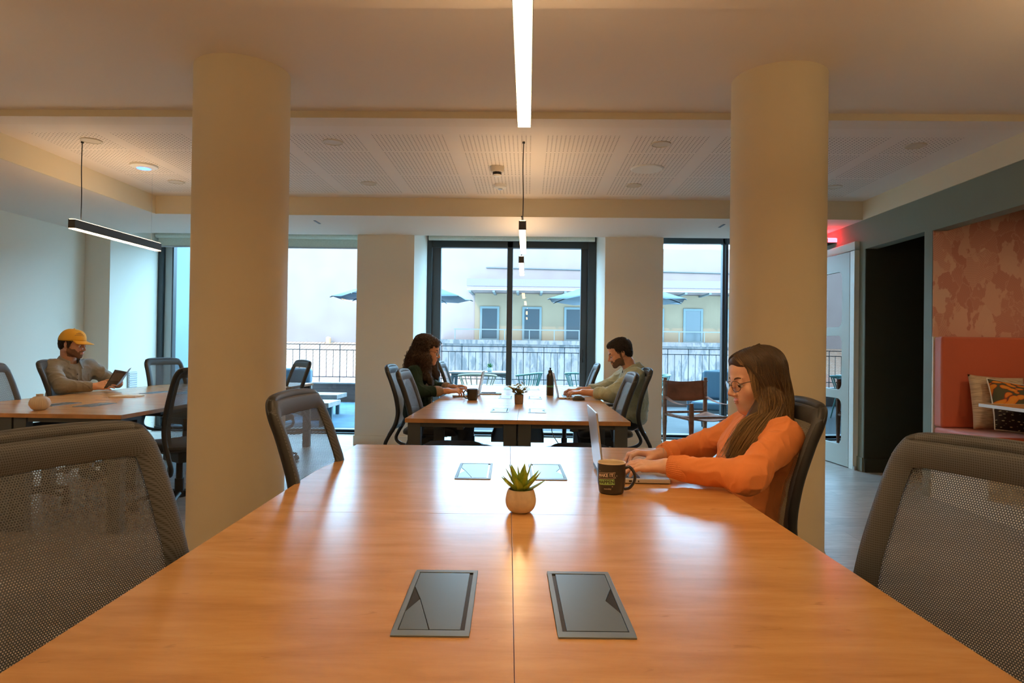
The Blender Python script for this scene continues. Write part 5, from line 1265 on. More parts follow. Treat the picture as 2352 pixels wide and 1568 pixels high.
# ------------------------------------------------------------------ curly-haired woman in the dark green cardigan
def curly_woman():
    org = (-.90, 5.80, 0.); rng = np.random.default_rng(8); o3 = np.array(org)
    hc = np.array([-.885, 5.80, 1.150]); R = head_frame(-4, -14)
    shN, shF = (-.975, 5.63, .955), (-.955, 5.97, .955); elN, elF = (-.925, 5.52, .800), (-.86, 6.07, .800); wrN, wrF = (-.690, 5.72, .800), (-.665, 5.93, .822)
    B = Sdf(); add_head(B, R, hc, k=1.02); neck = hc+R @ np.array([0, -.030, -.06]); B.cap(neck, (-.955, 5.80, .985), .050, .056, .03)
    B.ell((-.955, 5.80, .86), (.09, .15, .14), .05); B.cap((-.97, 5.8, .80), (-.95, 5.8, .58), .11, .12, .06)
    for sh, el, wr in ((shN, elN, wrN), (shF, elF, wrF)): B.cap(sh, el, .042, .037, .03); B.cap(el, wr, .036, .025, .02)
    add_hand(B, wrN, (1, .12, .10), (-.1, -.35, .94), (0, 1, 0), 1.0, spread=7, each=[(4, 12, 8), (26, 30, 20), (34, 40, 25), (36, 45, 25)], thumb=(.7, .5, -.5, 0), nail=3)
    add_hand(B, wrF, (1, -.20, .14), (-.15, .2, .95), (0, -1, 0), 1.0, spread=7, each=[(26, 44, 22), (28, 46, 22), (26, 44, 22), (24, 44, 22)], thumb=(.7, .5, -.5, 0), nail=3)
    P = person('woman with long curly dark hair and glasses in a dark green cardigan, typing', org, B, .0036, ['skin2', 'lips', 'brow_dark', 'nail'])
    eyes(P, R, hc, org, 1.02); brows(P, R, hc, org, 'brow_dark', 1.02, .0017); glasses(P, R, hc, org, r=.0014)
    M['cardigan'] = mat('dark_green_cardigan', (.013, .031, .022), .9, spec=.2, sheen=.05, bump=(300, .3, .001)); M['beige'] = mat('beige_top', (.50, .38, .30), .8, noise=(20, .1))
    T_ = Sdf(); T_.ell((-.945, 5.80, .86), (.105, .150, .15), .05); T_.ell((-.955, 5.80, .70), (.11, .14, .15), .05); T_.cap(neck+np.array([.012, 0, 0]), (-.945, 5.80, .99), .056, .066, .01, 0, True); garment('top', T_, .007, 'beige', P, org, cloth_noise(.003, 14, 30, 4), 1)
    S = Sdf(); S.ell((-.962, 5.80, .865), (.112, .168, .145), .05); S.ell((-.965, 5.80, .70), (.125, .165, .17), .05); S.ell((-.95, 5.80, .59), (.14, .175, .10), .04); S.cap((-.965, 5.67, .955), (-.96, 5.93, .955), .060, .060, .05)
    for sh, el, wr in ((shN, elN, wrN), (shF, elF, wrF)):
        sh, el, wr = map(np.array, (sh, el, wr)); S.cap(sh, el, .062, .055, .04); S.cap(el, el+(wr-el)*.56, .055, .044, .03)
    S.cap((-.80, 5.80, 1.02), (-.80, 5.80, .55), .055, .045, .012, 0, True); S.cap(neck+np.array([.0, 0, 0]), (-.945, 5.80, .97), .064, .075, .01, 0, True)
    garment('cardigan', S, .006, 'cardigan', P, org, cloth_noise(.007, 12, 26, 6), 2)
    for el, wr in ((elN, wrN), (elF, wrF)):
        el, wr = np.array(el), np.array(wr); d = wr-el; b = MB(); b.tube([Vector(el+d*t-o3) for t in (.52, .55, .61, .68, .75, .78, .74)], [.043, .047, .048, .046, .041, .036, .033], 28, cap=False)
        b.v = [(x, y, max(z, .7425)) for x, y, z in b.v]; b.build('rolled_cuff', mat('taupe_cuff', (.26, .19, .14), .85, noise=(30, .2), bump=(90, .5, .002)), P, smooth=True, sharp=0)
    w = np.array(wrN)-o3; MB().tube([Vector(w+np.array([-.018, .026*cos(q), .026*sin(q)])) for q in np.linspace(0, 2*pi, 24)[:-1]], .003, 8, closed=True).build('hair_tie', 'black', P, smooth=True)
    H = Sdf(); H.frame(R, hc); H.ell((0, -.030, .045), (.092, .108, .094), .02); H.ell((0, .040, .068), (.066, .055, .046), .02)
    for x in (-1, 1): H.ell((x*.078, -.015-.014*(x > 0), -.035), (.030, .078-.020*(x > 0), .12), .03)
    H.ell((0, -.085, -.06), (.100, .070, .14), .03); H.T = None
    H.cap((-.99, 5.74, 1.06), (-1.035, 5.70, .97), .080, .050, .04); H.cap((-.89, 5.70, 1.06), (-.875, 5.665, .93), .055, .042, .03); H.cap((-.875, 5.665, .93), (-.83, 5.66, .865), .040, .026, .03); H.cap((-.87, 5.90, 1.06), (-.82, 5.91, .92), .050, .035, .03)
    H.frame(R, hc); H.ell((0, .102, -.035), (.055, .066, .098), .008, 0, True); H.ell((.050, .082, -.02), (.050, .052, .072), .01, 0, True); H.ell((.06, .09, -.09), (.05, .055, .05), .01, 0, True); H.T = None
    V, F, ids = H.mesh(.008); core = np_mesh('hair', V, F, ['haircore_dark'], P, None, org, 2, cloth_noise(.012, 30, 60, 3))
    N = 1500; s = np.where(rng.random(N) < .65, 1, -1); loc = np.stack([s*rng.uniform(.001, .06, N), rng.uniform(-.13, .09, N), np.full(N, .13)], 1); Rt = hc+loc @ R.T
    for _ in range(6): Rt = Rt-H.grad(Rt, .004)*H.ev(Rt)[:, None]
    ss = s[:, None]*R[:, 0][None]; dr = np.array([-.84, 5.655, .88])
    def bias(P_, it):
        b = np.array([0, 0, -1.])[None]+ss*(.9 if it < 6 else .15)-R[:, 1][None]*(.25 if it < 8 else .0); m = (P_[:, 1] < hc[1]-.03) & (P_[:, 2] < 1.07) & (P_[:, 0] > -.93); return b+np.where(m[:, None], (dr-P_)*3, 0)
    T, A = grow(H, Rt, 36, .0115, bias, rng, (0, .016), .0075, 150, jitter=.3, floor_z=.84); A = face_clear(T, A, hc, R, .034)
    def col(n, k, t, rng):
        m = np.clip((t-.4)*1.2, 0, 1)*rng.uniform(0, 1, (n, 1)); return (np.array([.045, .024, .014])*(1-m[..., None])+np.array([.20, .10, .05])*m[..., None])*rng.uniform(.6, 1.5, (n, 1))[..., None]
    strands_mesh('hair_strands', T, A, .0020, core, org, col, 'strand', rng)
    shoes_and_legs(P, org, (-.93, 5.80, .555), (1, 0, 0), (0, 1, 0), .36)
curly_woman()

def short_hair(P, org, R, hc, mt, core_mt, cr, rng, vol, cut, N=1100, k=1.0, dark=(.02, .014, .011), sideburn=True, ln=12):
    H = Sdf(); H.frame(R, hc); vol(H); cut(H); H.T = None
    V, F, ids = H.mesh(.005); core = np_mesh('hair', V, F, [core_mt], P, None, org, 1)
    loc = rng.normal(size=(N*3, 3)); loc /= np.linalg.norm(loc, axis=1)[:, None]; loc = loc*np.array([.09, .11, .10])*k+np.array([0, -.02, .04])*k; Rt = np.array(hc)+loc @ R.T
    for _ in range(8): Rt = Rt-H.grad(Rt, .004)*H.ev(Rt)[:, None]
    q = (Rt-np.array(hc)) @ R; Rt = Rt[(q[:, 2] > -.01*k) | (q[:, 1] < -.03*k)][:N]
    def bias(P_, it): return -R[:, 2][None]*.35+R[:, 1][None]*.5*np.where((P_-np.array(hc)) @ R[:, 2] > .09*k, 1, -.3)[:, None]
    T, A = grow(H, Rt, ln, .004, bias, rng, (0, .006), 0, jitter=.5)
    A = face_clear(T, A, hc, R, .050)
    strands_mesh('hair_strands', T, A, .0016, core, org, lambda n, kk, t, r: np.ones((n, kk, 1))*np.array(dark)*r.uniform(.6, 1.8, (n, 1))[..., None], 'strand', rng)
    return core
def beard_fn(R, hc, k, full, idx):
    def f(V, ids):
        q = ((V-np.array(hc)) @ R)/k; x, y, z = q.T; ax = np.abs(x)
        nz = _n3(V*90, 4)*.004; z = z+nz; jaw = (z < -.056+np.clip((ax-.040)*.9, 0, .022)) & (z > -.125) & (y > .004+(z+.05)*.1) & (y > -.002) & (ax < .075)
        mouth = (ax < .023) & (z > -.0745) & (z < -.050) & (y > .08); must = (ax < .030) & (z > -.056) & (z < -.043) & (y > .078); cheek = (z > -.046) & (z < .0) & (ax > .054) & (y < .016) & (y > .004)
        under = (z < -.105) & (y < .045)
        b = ((jaw & ~mouth) | must | cheek) & ~under & (ids == 0)
        ids = ids.copy(); ids[b] = idx; return ids
    return f
# ------------------------------------------------------------------ dark-haired man in the light green shirt
def linen(name, c): return mat(name, c, .85, sheen=.2, noise=(60, .07), bump=(420, .35, .0008))
def green_man():
    org = (.95, 5.92, 0.); rng = np.random.default_rng(3); o3 = np.array(org); k = 1.04
    hc = np.array([.838, 5.92, 1.150]); R = head_frame(183, -20)
    shN, shF = (.955, 5.735, .950), (.930, 6.11, .950); elN, elF = (.735, 5.62, .800), (.72, 6.20, .80); wrN, wrF = (.500, 5.80, .800), (.480, 6.03, .803)
    B = Sdf(); add_head(B, R, hc, True, k); neck = hc+R @ np.array([0, -.034, -.065]); B.cap(neck, (.945, 5.92, .985), .058, .064, .03); B.ell((.95, 5.92, .86), (.10, .17, .14), .05); B.cap((.96, 5.92, .80), (.93, 5.92, .58), .12, .13, .06)
    for sh, el, wr in ((shN, elN, wrN), (shF, elF, wrF)): B.cap(sh, el, .048, .042, .03); B.cap(el, wr, .042, .028, .02)
    add_hand(B, wrN, (-1, .06, .04), (.15, -.2, .95), (0, 1, 0), 1.08, spread=5, each=[(28, 44, 24)]*4, thumb=(.8, .4, -.4, 0)); add_hand(B, wrF, (-1, -.04, .03), (.15, .1, .95), (0, -1, 0), 1.08, spread=5, each=[(34, 44, 24)]*4, thumb=(.8, .4, -.4, 0))
    P = person('dark-haired bearded man in a light green shirt, typing on a laptop', org, B, .0036, ['skin3', 'lips', 'brow_dark', 'beard'], beard_fn(R, hc, k, True, 3))
    eyes(P, R, hc, org, k); brows(P, R, hc, org, 'brow_dark', k, .0026)
    M['sageshirt'] = linen('light_green_shirt', (.36, .42, .33))
    S = Sdf(); S.ell((.955, 5.92, .865), (.125, .185, .15), .05); S.ell((.965, 5.92, .70), (.135, .18, .17), .05); S.ell((.94, 5.92, .585), (.15, .19, .10), .04); S.cap((.950, 5.78, .950), (.945, 6.06, .950), .068, .068, .05)
    for sh, el, wr in ((shN, elN, wrN), (shF, elF, wrF)):
        sh, el, wr = map(np.array, (sh, el, wr)); S.cap(sh, el, .074, .066, .045); S.ell(el, (.062, .060, .056), .03); S.cap(el, el+(wr-el)*.42, .060, .054, .03)
    S.cap(neck, (.940, 5.92, .965), .068, .074, .01, 0, True)
    garment('shirt', S, .006, 'sageshirt', P, org, cloth_noise(.010, 10, 24, 9), 2)
    for el, wr in ((elN, wrN), (elF, wrF)):
        el, wr = np.array(el), np.array(wr); d = wr-el; b = MB().tube([Vector(el+d*t-o3) for t in (.36, .39, .46, .52, .56, .54)], [.054, .058, .057, .054, .047, .042], 28, cap=False); b.v = [(x, y, max(z, .7425)) for x, y, z in b.v]; b.build('rolled_cuff', 'sageshirt', P, smooth=True, sharp=0)
    Rb = head_frame(180, -14); collar(P, org, (.945, 5.92, 1.018), Rb, .074, .080, 'sageshirt')
    def vol(H): H.ell((0, -.018*k, .046*k), (.081*k, .101*k, .084*k), .02); H.ell((0, .040*k, .086*k), (.056*k, .045*k, .030*k), .02); H.ell((0, -.062*k, -.005*k), (.070*k, .044*k, .062*k), .02)
    def cut(H):
        H.ell((0, .112*k, -.012*k), (.090*k, .070*k, .094*k), .008, 0, True); H.ell((0, .02*k, -.085*k), (.12*k, .085*k, .062*k), .008, 0, True); H.ell((-.080*k, .0, -.02*k), (.02, .028, .036), .006, 0, True); H.ell((.080*k, .0, -.02*k), (.02, .028, .036), .006, 0, True)
    short_hair(P, org, R, hc, 'strand', 'haircore_black', None, rng, vol, cut, 1500, k)
    shoes_and_legs(P, org, (.92, 5.92, .555), (-1, 0, 0), (0, 1, 0), .36)
green_man()

# ------------------------------------------------------------------ man reading in the yellow cap
def cap_man():
    org = (-4.16, 5.84, 0.); rng = np.random.default_rng(4); o3 = np.array(org); k = 1.04
    hc = np.array([-4.095, 5.795, 1.165]); R = head_frame(1, -10)
    shN, shF = (-4.205, 5.655, .955), (-4.07, 6.00, .955); elN, elF = (-3.965, 5.49, .805), (-3.93, 6.08, .82); wrN, wrF = (-3.765, 5.600, .800), (-3.755, 5.93, .805)
    B = Sdf(); add_head(B, R, hc, True, k); neck = hc+R @ np.array([0, -.034, -.065]); B.cap(neck, (-4.15, 5.82, .985), .058, .064, .03); B.ell((-4.17, 5.83, .86), (.09, .13, .13), .05); B.cap((-4.18, 5.83, .80), (-4.17, 5.83, .58), .09, .11, .06)
    for sh, el, wr in ((shN, elN, wrN), (shF, elF, wrF)): B.cap(sh, el, .048, .042, .03); B.cap(el, wr, .042, .028, .02)
    add_hand(B, wrN, (.93, .34, .14), (.1, -.80, .55), (0, .2, 1), 1.05, spread=3, each=[(18, 20, 12)]*4, thumb=(.85, .42, .0, 0)); add_hand(B, wrF, (.62, -.52, .36), (.75, .60, .1), (-.2, -.2, 1), 1.05, spread=3, each=[(30, 45, 25)]*4, thumb=(.8, .4, -.4, 0))
    P = person('bearded man in a yellow cap and grey-brown shirt reading a booklet at the left desk', org, B, .0036, ['skin3', 'lips', 'brow_dark', 'beard2'], beard_fn(R, hc, k, True, 3))
    eyes(P, R, hc, org, k); brows(P, R, hc, org, 'brow_dark', k, .0026)
    M['greyshirt'] = linen('grey_brown_shirt', (.21, .195, .165)); M['yellow'] = mat('mustard_twill', (.66, .36, .035), .8, bump=(500, .3, .0008))
    Rb = head_frame(-24, -6); S = Sdf(); S.frame(np.stack([Rb[:, 0], Rb[:, 1], [0, 0, 1]], 1), (-4.155, 5.83, 0))
    S.ell((0, 0, .865), (.190, .125, .15), .05); S.ell((0, 0, .70), (.175, .13, .17), .05); S.ell((0, .0, .585), (.185, .15, .10), .04); S.T = None; S.cap(np.array(shN)+(.02, .04, 0), np.array(shF)-(.02, .04, 0), .066, .066, .05)
    for sh, el, wr in ((shN, elN, wrN), (shF, elF, wrF)):
        sh, el, wr = map(np.array, (sh, el, wr)); S.cap(sh, el, .070, .060, .045); S.ell(el, (.056, .056, .052), .03); S.cap(el, el+(wr-el)*.86, .055, .042, .03)
    S.cap(neck, (-4.14, 5.815, .965), .068, .074, .01, 0, True)
    garment('shirt', S, .006, 'greyshirt', P, org, cloth_noise(.009, 11, 26, 12), 2)
    for el, wr in ((elN, wrN), (elF, wrF)):
        el, wr = np.array(el), np.array(wr); d = wr-el; b = MB().tube([Vector(el+d*t-o3) for t in (.66, .70, .80, .94, .95, .90)], [.043, .0465, .045, .0425, .037, .034], 28, cap=False); b.v = [(x, y, max(z, .7425)) for x, y, z in b.v]; b.build('cuff', 'greyshirt', P, smooth=True, sharp=0)
    collar(P, org, (-4.140, 5.818, 1.020), Rb, .074, .080, 'greyshirt')
    # placket, buttons and chest pocket on the shirt front
    f3 = Rb[:, 1]; r3 = Rb[:, 0]; c0 = np.array([-4.155, 5.83, 0])
    def front(x, z): 
        p = c0+r3*x+np.array([0, 0, z])+f3*.30
        for _ in range(30):
            d = S.ev(p[None])[0]
            if d < .004: break
            p = p-f3*min(d*.8, .03)
        return p-o3
    MB().tube([Vector(front(.0, z)) for z in np.linspace(.93, .76, 9)], .012, 8, flat=(.35, 1), up=tuple(f3)).build('placket', 'greyshirt', P, smooth=True)
    b = MB()
    for z in (.91, .86, .81): b.ball(Vector(front(0, z)+f3*.006), .005, 10)
    b.build('button', 'black', P, smooth=True)
    b = MB(); pts = [Vector(front(x, z)) for x, z in ((-.045, .905), (-.115, .905), (-.115, .82), (-.08, .805), (-.045, .82))]; b.tube(pts, .0018, 6, closed=True); b.build('pocket_seam', 'greyshirt', P)
    def vol(H): H.ell((0, -.020*k, .030*k), (.078*k, .096*k, .070*k), .02); H.ell((0, -.062*k, -.015*k), (.068*k, .040*k, .058*k), .02); [H.cap((x*.070*k, .018*k, .02*k), (x*.070*k, .014*k, -.02*k), .011, .008, .01) for x in (-1, 1)]
    def cut(H): H.ell((0, .118*k, -.012*k), (.092*k, .082*k, .09*k), .006, 0, True); H.ell((0, .02*k, -.088*k), (.12*k, .085*k, .058*k), .008, 0, True); [H.ell((x*.080*k, -.012, -.01*k), (.016, .020, .034), .006, 0, True) for x in (-1, 1)]
    short_hair(P, org, R, hc, 'strand', 'haircore_dark', None, rng, vol, cut, 700, k, (.03, .018, .012))
    # cap: dome, brim, button, small dark embroidery
    b = MB(); Rm = R
    def Wp(x, y, z): return Vector(hc+Rm @ (np.array([x, y, z])*k)-o3)
    def dome(u, v):
        q = 2*pi*u; t = v*pi/2; e = sin(t)**.92; rx, ry = .087, .108; zb = .028+.014*sin(q)
        z = zb*(e**2)+(.130)*cos(t) if v < 1 else zb
        return Wp(rx*e*cos(q), -.012+ry*e*sin(q), z)
    b.grid(dome, 48, 14, wrap=True); c = b.build('cap', 'yellow', P, smooth=True, sharp=0, solid=.003)
    def brim(u, v):
        a = -1.05+2.1*u; rx, ry = .087, .108; x0, y0 = rx*sin(a), -.012+ry*cos(a); ext = .078*(cos(a*1.15))**.55 if abs(a*1.15) < pi/2 else 0
        return Wp(x0*(1+.10*v), y0+ext*v, .043-.014*v-1.7*(x0**2)*(.35+.9*v))
    MB().grid(brim, 25, 8).build('brim', 'yellow', c, smooth=True, sharp=0, fix=False, solid=.004)
    MB().ball(Wp(0, -.012, .1315), .007, 10).build('cap_button', 'yellow', c, smooth=True)
    e = MB(); rr = np.random.default_rng(2)
    def on_dome(a, zz):   # a: angle from front, zz: height up the crown
        v = 1-zz; p = Vector(dome((pi/2-a)/(2*pi), v)); c0_ = Wp(0, -.012, .03); return p+(p-c0_).normalized()*.0025
    for row, (zz, a0, a1) in enumerate(((.36, .20, .85), (.27, .12, .95), (.44, .32, .70))):
        e.tube([on_dome(a, zz+(.03*sin(a*50) if row == 0 else .012*sin(a*80))) for a in np.linspace(a0, a1, 26)], .0013, 5)
    e.build('cap_embroidery', 'black', c)
    shoes_and_legs(P, org, (-4.15, 5.83, .555), tuple(nrm([1, -.25, 0])), tuple(nrm([.25, 1, 0])), .34, 'khaki')
cap_man()
# ================================================================== THINGS ON THE DESKS
TZ = .7403
M['screen'] = mat('laptop_screen', (.10, .12, .15), .12, emit=(.30, .42, .60), estr=.35)
M['key'] = mat('keyboard_keys', (.045, .048, .055), .5); M['silver'] = mat('silver_laptop_shell', (.60, .61, .62), .34, metal=.55)
def laptop(label, x, y, face, w=.33, d=.225, open_=100, shell='silver', group=None):
    """face: heading in which the screen looks; (x, y) is the middle of the hinge"""
    L = thing('laptop', label, 'laptop', (x, y, TZ), radians(face-90), group)
    MB().bb((-w/2, 0, .002), (w/2, d, .0165)).build('base', shell, L, bevel=.003, seg=3)
    MB().bb((-w/2+.006, .004, 0), (w/2-.006, d-.006, .003)).build('rubber_underside', 'black', L)
    k = MB()
    for r in range(5):
        n = 13
        for c in range(n): k.bb((-w/2+.022+c*(w-.044)/n+.001, .034+r*.0185+.001, .0166), (-w/2+.022+(c+1)*(w-.044)/n-.001, .034+(r+1)*.0185-.001, .0178))
    k.build('keyboard', 'key', L)
    MB().bb((-.05, d-.078, .0163), (.05, d-.012, .0169)).build('touchpad', mat('touchpad', (.33, .34, .36), .25, metal=.3), L)
    b = MB()
    for i, (a, e) in enumerate(((.05, .016), (.085, .010), (.115, .004))): b.bb((-w/2-.0004, a, .006), (-w/2+.001, a+e, .0115)).bb((w/2-.001, a, .006), (w/2+.0004, a+e, .0115))
    b.build('ports', 'black', L)
    t = radians(open_-90); hgt = d-.004
    lid = MB().bb((-w/2, -.006, 0), (w/2, 0, hgt)).build('lid', shell, L, bevel=.0022, seg=3); lid.location = (0, .004, .016); lid.rotation_euler = (t, 0, 0)
    MB().bb((-w/2+.005, -.0001, .010), (w/2-.005, .0009, hgt-.004)).build('screen_bezel', 'black', lid)
    MB().bb((-w/2+.011, .0005, .020), (w/2-.011, .0013, hgt-.012)).build('screen', 'screen', lid)
    MB().cyl((-w/2+.03, .001, .012), (w/2-.03, .001, .012), .0055, n=12).build('hinge', 'black', L, smooth=True)
    return L
laptop('open silver laptop the woman in the orange sweater types on', .262, 2.365, 0, open_=97)
laptop('open silver laptop in front of the curly-haired woman', -.435, 5.97, 180, open_=101)
laptop('open silver laptop in front of the man in the light green shirt', .285, 5.92, 0, open_=103)

M['mugdark'] = mat('charcoal_glaze', (.030, .028, .027), .32, coat=.2); M['mugin'] = mat('cream_glaze', (.70, .58, .40), .3)
def mug(label, loc, r, h, hang, outer, inner):
    g = thing('mug', label, 'mug', loc)
    pr = [(0, .002), (r*.78, 0), (r*.86, .003), (r*.90, .010), (r*.985, h*.35), (r, h*.6), (r, h-.003)]
    MB().lathe(pr, n=64, shut=False).build('body', outer, g, smooth=True, sharp=50)
    MB().lathe([(r, h-.003), (r*1.005, h), (r*.955, h+.0005), (r*.93, h-.004), (r*.91, h*.5), (r*.8, .010), (0, .008)], n=64, shut=False).build('lining', inner, g, smooth=True, sharp=0, fix=False)
    c, s = cos(radians(hang)), sin(radians(hang)); pts = [(r*.95, h*.82), (r*1.28, h*.86), (r*1.62, h*.66), (r*1.62, h*.42), (r*1.30, h*.20), (r*.93, h*.14)]
    MB().tube(curve_pts([(c*a, s*a, z) for a, z in pts], 7), .0052, 12, flat=(1.3, .9), up=(-s, c, 0)).build('handle', outer, g, smooth=True)
    return g
mg = mug("dark mug reading MAKE IT HAPPEN beside the orange-sweater woman's laptop", (.270, 2.062, TZ), .0440, .0965, -14, 'mugdark', 'mugin')
def wrap(a0, z0, r=.0451, tilt=5.):
    t = radians(tilt)
    def f(v):
        x, y = v.x*cos(t)-v.y*sin(t), v.x*sin(t)+v.y*cos(t); z = z0+y; rr = (r-.0006 if z > .034 else .0441-(.034-z)*.155)+v.z; a = a0+x/rr; return Vector((rr*cos(a), rr*sin(a), z))
    return f
A0 = radians(-97.4-22)
M['ink_cream'] = mat('cream_print', (.72, .62, .50), .5); M['ink_green'] = mat('green_print', (.34, .62, .22), .5)
text_mesh('printed_words', 'MAKE IT', .0140, 'ink_cream', mg, None, .0001, wrap(A0-.07, .0600), offset=.00035)
def strip(name, outline, mt, z0, a0=A0, w=None, dz=0.):
    b = MB(); f = wrap(a0, z0)
    if w:   # outline stroke
        for p, q in zip(outline, outline[1:]+outline[:1]):
            p, q = Vector((*p, 0)), Vector((*q, 0)); d = (q-p).normalized(); n_ = Vector((-d.y, d.x, 0))*w/2; K = max(1, int((q-p).length/.004))
            for k in range(K):
                a, c = p.lerp(q, k/K), p.lerp(q, (k+1)/K); b.add([f(a-n_+Vector((0, 0, dz))), f(c-n_+Vector((0, 0, dz))), f(c+n_+Vector((0, 0, dz))), f(a+n_+Vector((0, 0, dz)))], [(0, 1, 2, 3)])
    else:
        x0, x1 = outline[0][0], outline[1][0]; y0, y1 = outline[0][1], outline[1][1]
        b.grid(lambda u, v: tuple(f(Vector((x0+(x1-x0)*u, y0+(y1-y0)*v, dz)))), 14, 2)
    b.build(name, mt, mg, fix=False)
strip('banner_outline', [(-.027, -.0085), (.030, -.0085), (.025, 0), (.030, .0085), (-.027, .0085)], 'ink_cream', .0600, w=.0009)
strip('banner_chevron', [(.0255, -.0085), (.0205, 0), (.0255, .0085)][:3]+[(.0205, 0)], 'ink_cream', .0600, w=.0008)
strip('green_banner', [(-.027, -.0085), (.027, .0085)], 'ink_green', .0395)
text_mesh('printed_words', 'HAPPEN', .0150, 'mugdark', mg, None, .0001, wrap(A0-.02, .0395, .0454), offset=.0003)
text_mesh('printed_words', 'monday', .0075, 'ink_cream', mg, None, .0001, wrap(A0+.10, .0190))
for ax, zz, s in ((-.024, .0745, .0016), (.034, .0575, .0018), (.020, .0255, .0018)):
    strip('star_mark', [(ax, -s), (ax, s), (ax, 0), (ax+s, 0), (ax-s, 0), (ax, 0)], 'ink_cream', zz, w=.0008)
mug('plain charcoal mug near the curly-haired woman on the middle desk', (-.455, 5.50, TZ), .046, .095, 190, 'mugdark', 'mugdark')

def bottle():
    o = thing('water_bottle', 'tall black drinking bottle with green lettering on the middle desk', 'bottle', (.222, 6.19, TZ))
    MB().lathe([(0, 0), (.031, 0), (.0345, .004), (.0345, .178), (.033, .190), (.024, .206), (.019, .212), (.019, .220)], n=40).build('body', 'mugdark', o, smooth=True, sharp=50)
    MB().lathe([(.0195, .214), (.0205, .218), (.0205, .232), (.016, .238), (.007, .240), (.0065, .250), (.009, .253), (.009, .262), (0, .264)], n=32).build('cap', 'black', o, smooth=True, sharp=50)
    a0 = radians(-92)
    text_mesh('printed_words', 'monday', .030, mat('green_lettering', (.22, .85, .45), .5), o, None, .0001, lambda v: Vector(((.0348+v.z)*cos(a0+v.x/.0348), (.0348+v.z)*sin(a0+v.x/.0348), .088+v.y)))
bottle()
m_ = thing('computer_mouse', "black mouse beside the laptop of the man in the green shirt", 'mouse', (.452, 5.66, TZ), radians(15))
MB().grid(lambda u, v: (.055*cos(2*pi*u)*[1, .99, .9, .62, .25, 0][int(round(v*5))], .031*sin(2*pi*u)*[1, .99, .9, .62, .25, 0][int(round(v*5))], [0, .012, .024, .033, .0365, .037][int(round(v*5))]*(1-.12*cos(2*pi*u))), 32, 6, wrap=True).build('body', mat('mouse_shell', (.06, .055, .05), .4), m_, smooth=True)
MB().cyl((-.030, -.003, .0345), (-.030, .003, .0345), .006, n=14).build('wheel', 'black', m_)
n_ = thing('notebook', 'closed notebook beside the curly-haired woman\'s laptop', 'notebook', (-.345, 6.22, TZ), radians(8))
MB().bb((-.10, -.07, .001), (.10, .07, .010)).build('pages', mat('paper_edge', (.70, .60, .45), .8), n_)
MB().bb((-.102, -.072, .010), (.102, .072, .0125)).bb((-.102, -.072, 0), (.102, .072, .0012)).build('cover', mat('slate_cover', (.10, .18, .22), .5), n_)
p_ = MB().tube([(-.07, 0, .004), (.07, 0, .004)], .004, 8); o = p_.build('pen', 'black', smooth=True); o.location = (-.36, 6.20, TZ+.0128); o.rotation_euler = (0, 0, .12); tag(o, 'black pen lying on the closed notebook', 'pen')

# ---- plants
def succulent(label, loc, r, n_leaf, leaf_len, potmat, soilz, seed=1, leafmat=None, cat='plant'):
    rng = random.Random(seed); P_ = thing('potted_succulent', label, cat, loc); s = r/.041
    MB().lathe([(0, 0)]+[(p.x*s, p.z*s) for p in curve_pts([(.020, 0, 0), (.030, 0, .004), (.0385, 0, .016), (.0415, 0, .032), (.0385, 0, .051), (.0345, 0, .062)], 6)]+[(.0325*s, .0625*s), (.032*s, .058*s), (.034*s, .048*s), (0, .048*s)], n=64).build('pot', potmat, P_, smooth=True, sharp=50)
    lm = leafmat or M['leafgreen']; k = 0
    for ring, (cnt, tilt, ln) in enumerate(((7, 62, 1.0), (7, 42, 1.05), (5, 24, 1.05), (3, 8, .9))):
        for i in range(cnt):
            q = 2*pi*(i+.5*(ring % 2)+rng.uniform(-.1, .1))/cnt; t = radians(tilt+rng.uniform(-8, 8)); L = leaf_len*ln*rng.uniform(.88, 1.1); b = MB(); nn = 9; vs = []
            for j in range(nn):
                u = j/(nn-1); w = .0150*s*(.55+1.1*u-1.65*u**2.2 if u < .98 else .0) ; w = max(w, .0003); ang = t-u*.45; 
                rad = sin(t)*L*u*(1-.12*u); z = .050*s+cos(t)*L*u+.10*L*u*u*sin(t); th = .0032*s*(1-u**2)+.0003
                for (a, c_) in ((-w, .25*w), (0, -th), (w, .25*w), (0, th*.4)): vs.append((cos(q)*(rad-c_*cos(t))-sin(q)*a, sin(q)*(rad-c_*cos(t))+cos(q)*a, z+c_*sin(t)))
            b.add(vs, [(j*4+m, j*4+(m+1) % 4, (j+1)*4+(m+1) % 4, (j+1)*4+m) for j in range(nn-1) for m in range(4)]+[(3, 2, 1, 0)]); b.build('leaf', lm, P_, smooth=True, sharp=0); k += 1
    MB().lathe([(0, .0485*s), (.0335*s, .0485*s)], n=32).build('soil', mat('dark_soil', (.03, .02, .015), .9), P_, fix=False)
    return P_
def leafm(name, a, b, tr=.25):
    m = bpy.data.materials.new(name); g = NT(m); tc = g.n('ShaderNodeTexCoord'); s = g.n('ShaderNodeSeparateXYZ', {0: tc.outputs['Object']}); n = g.n('ShaderNodeTexNoise', {'Vector': tc.outputs['Object'], 'Scale': 60})
    g.set(g.b, 'Base Color', g.ramp(n.outputs['Fac'], [(.35, a), (.65, b)])); g.b.inputs['Roughness'].default_value = .4
    t = m.node_tree; tl = t.nodes.new('ShaderNodeBsdfTranslucent'); tl.inputs[0].default_value = (*b, 1); mx = t.nodes.new('ShaderNodeMixShader'); mx.inputs[0].default_value = tr
    t.links.new(g.b.outputs[0], mx.inputs[1]); t.links.new(tl.outputs[0], mx.inputs[2]); t.links.new(mx.outputs[0], t.nodes['Material Output'].inputs[0]); return m
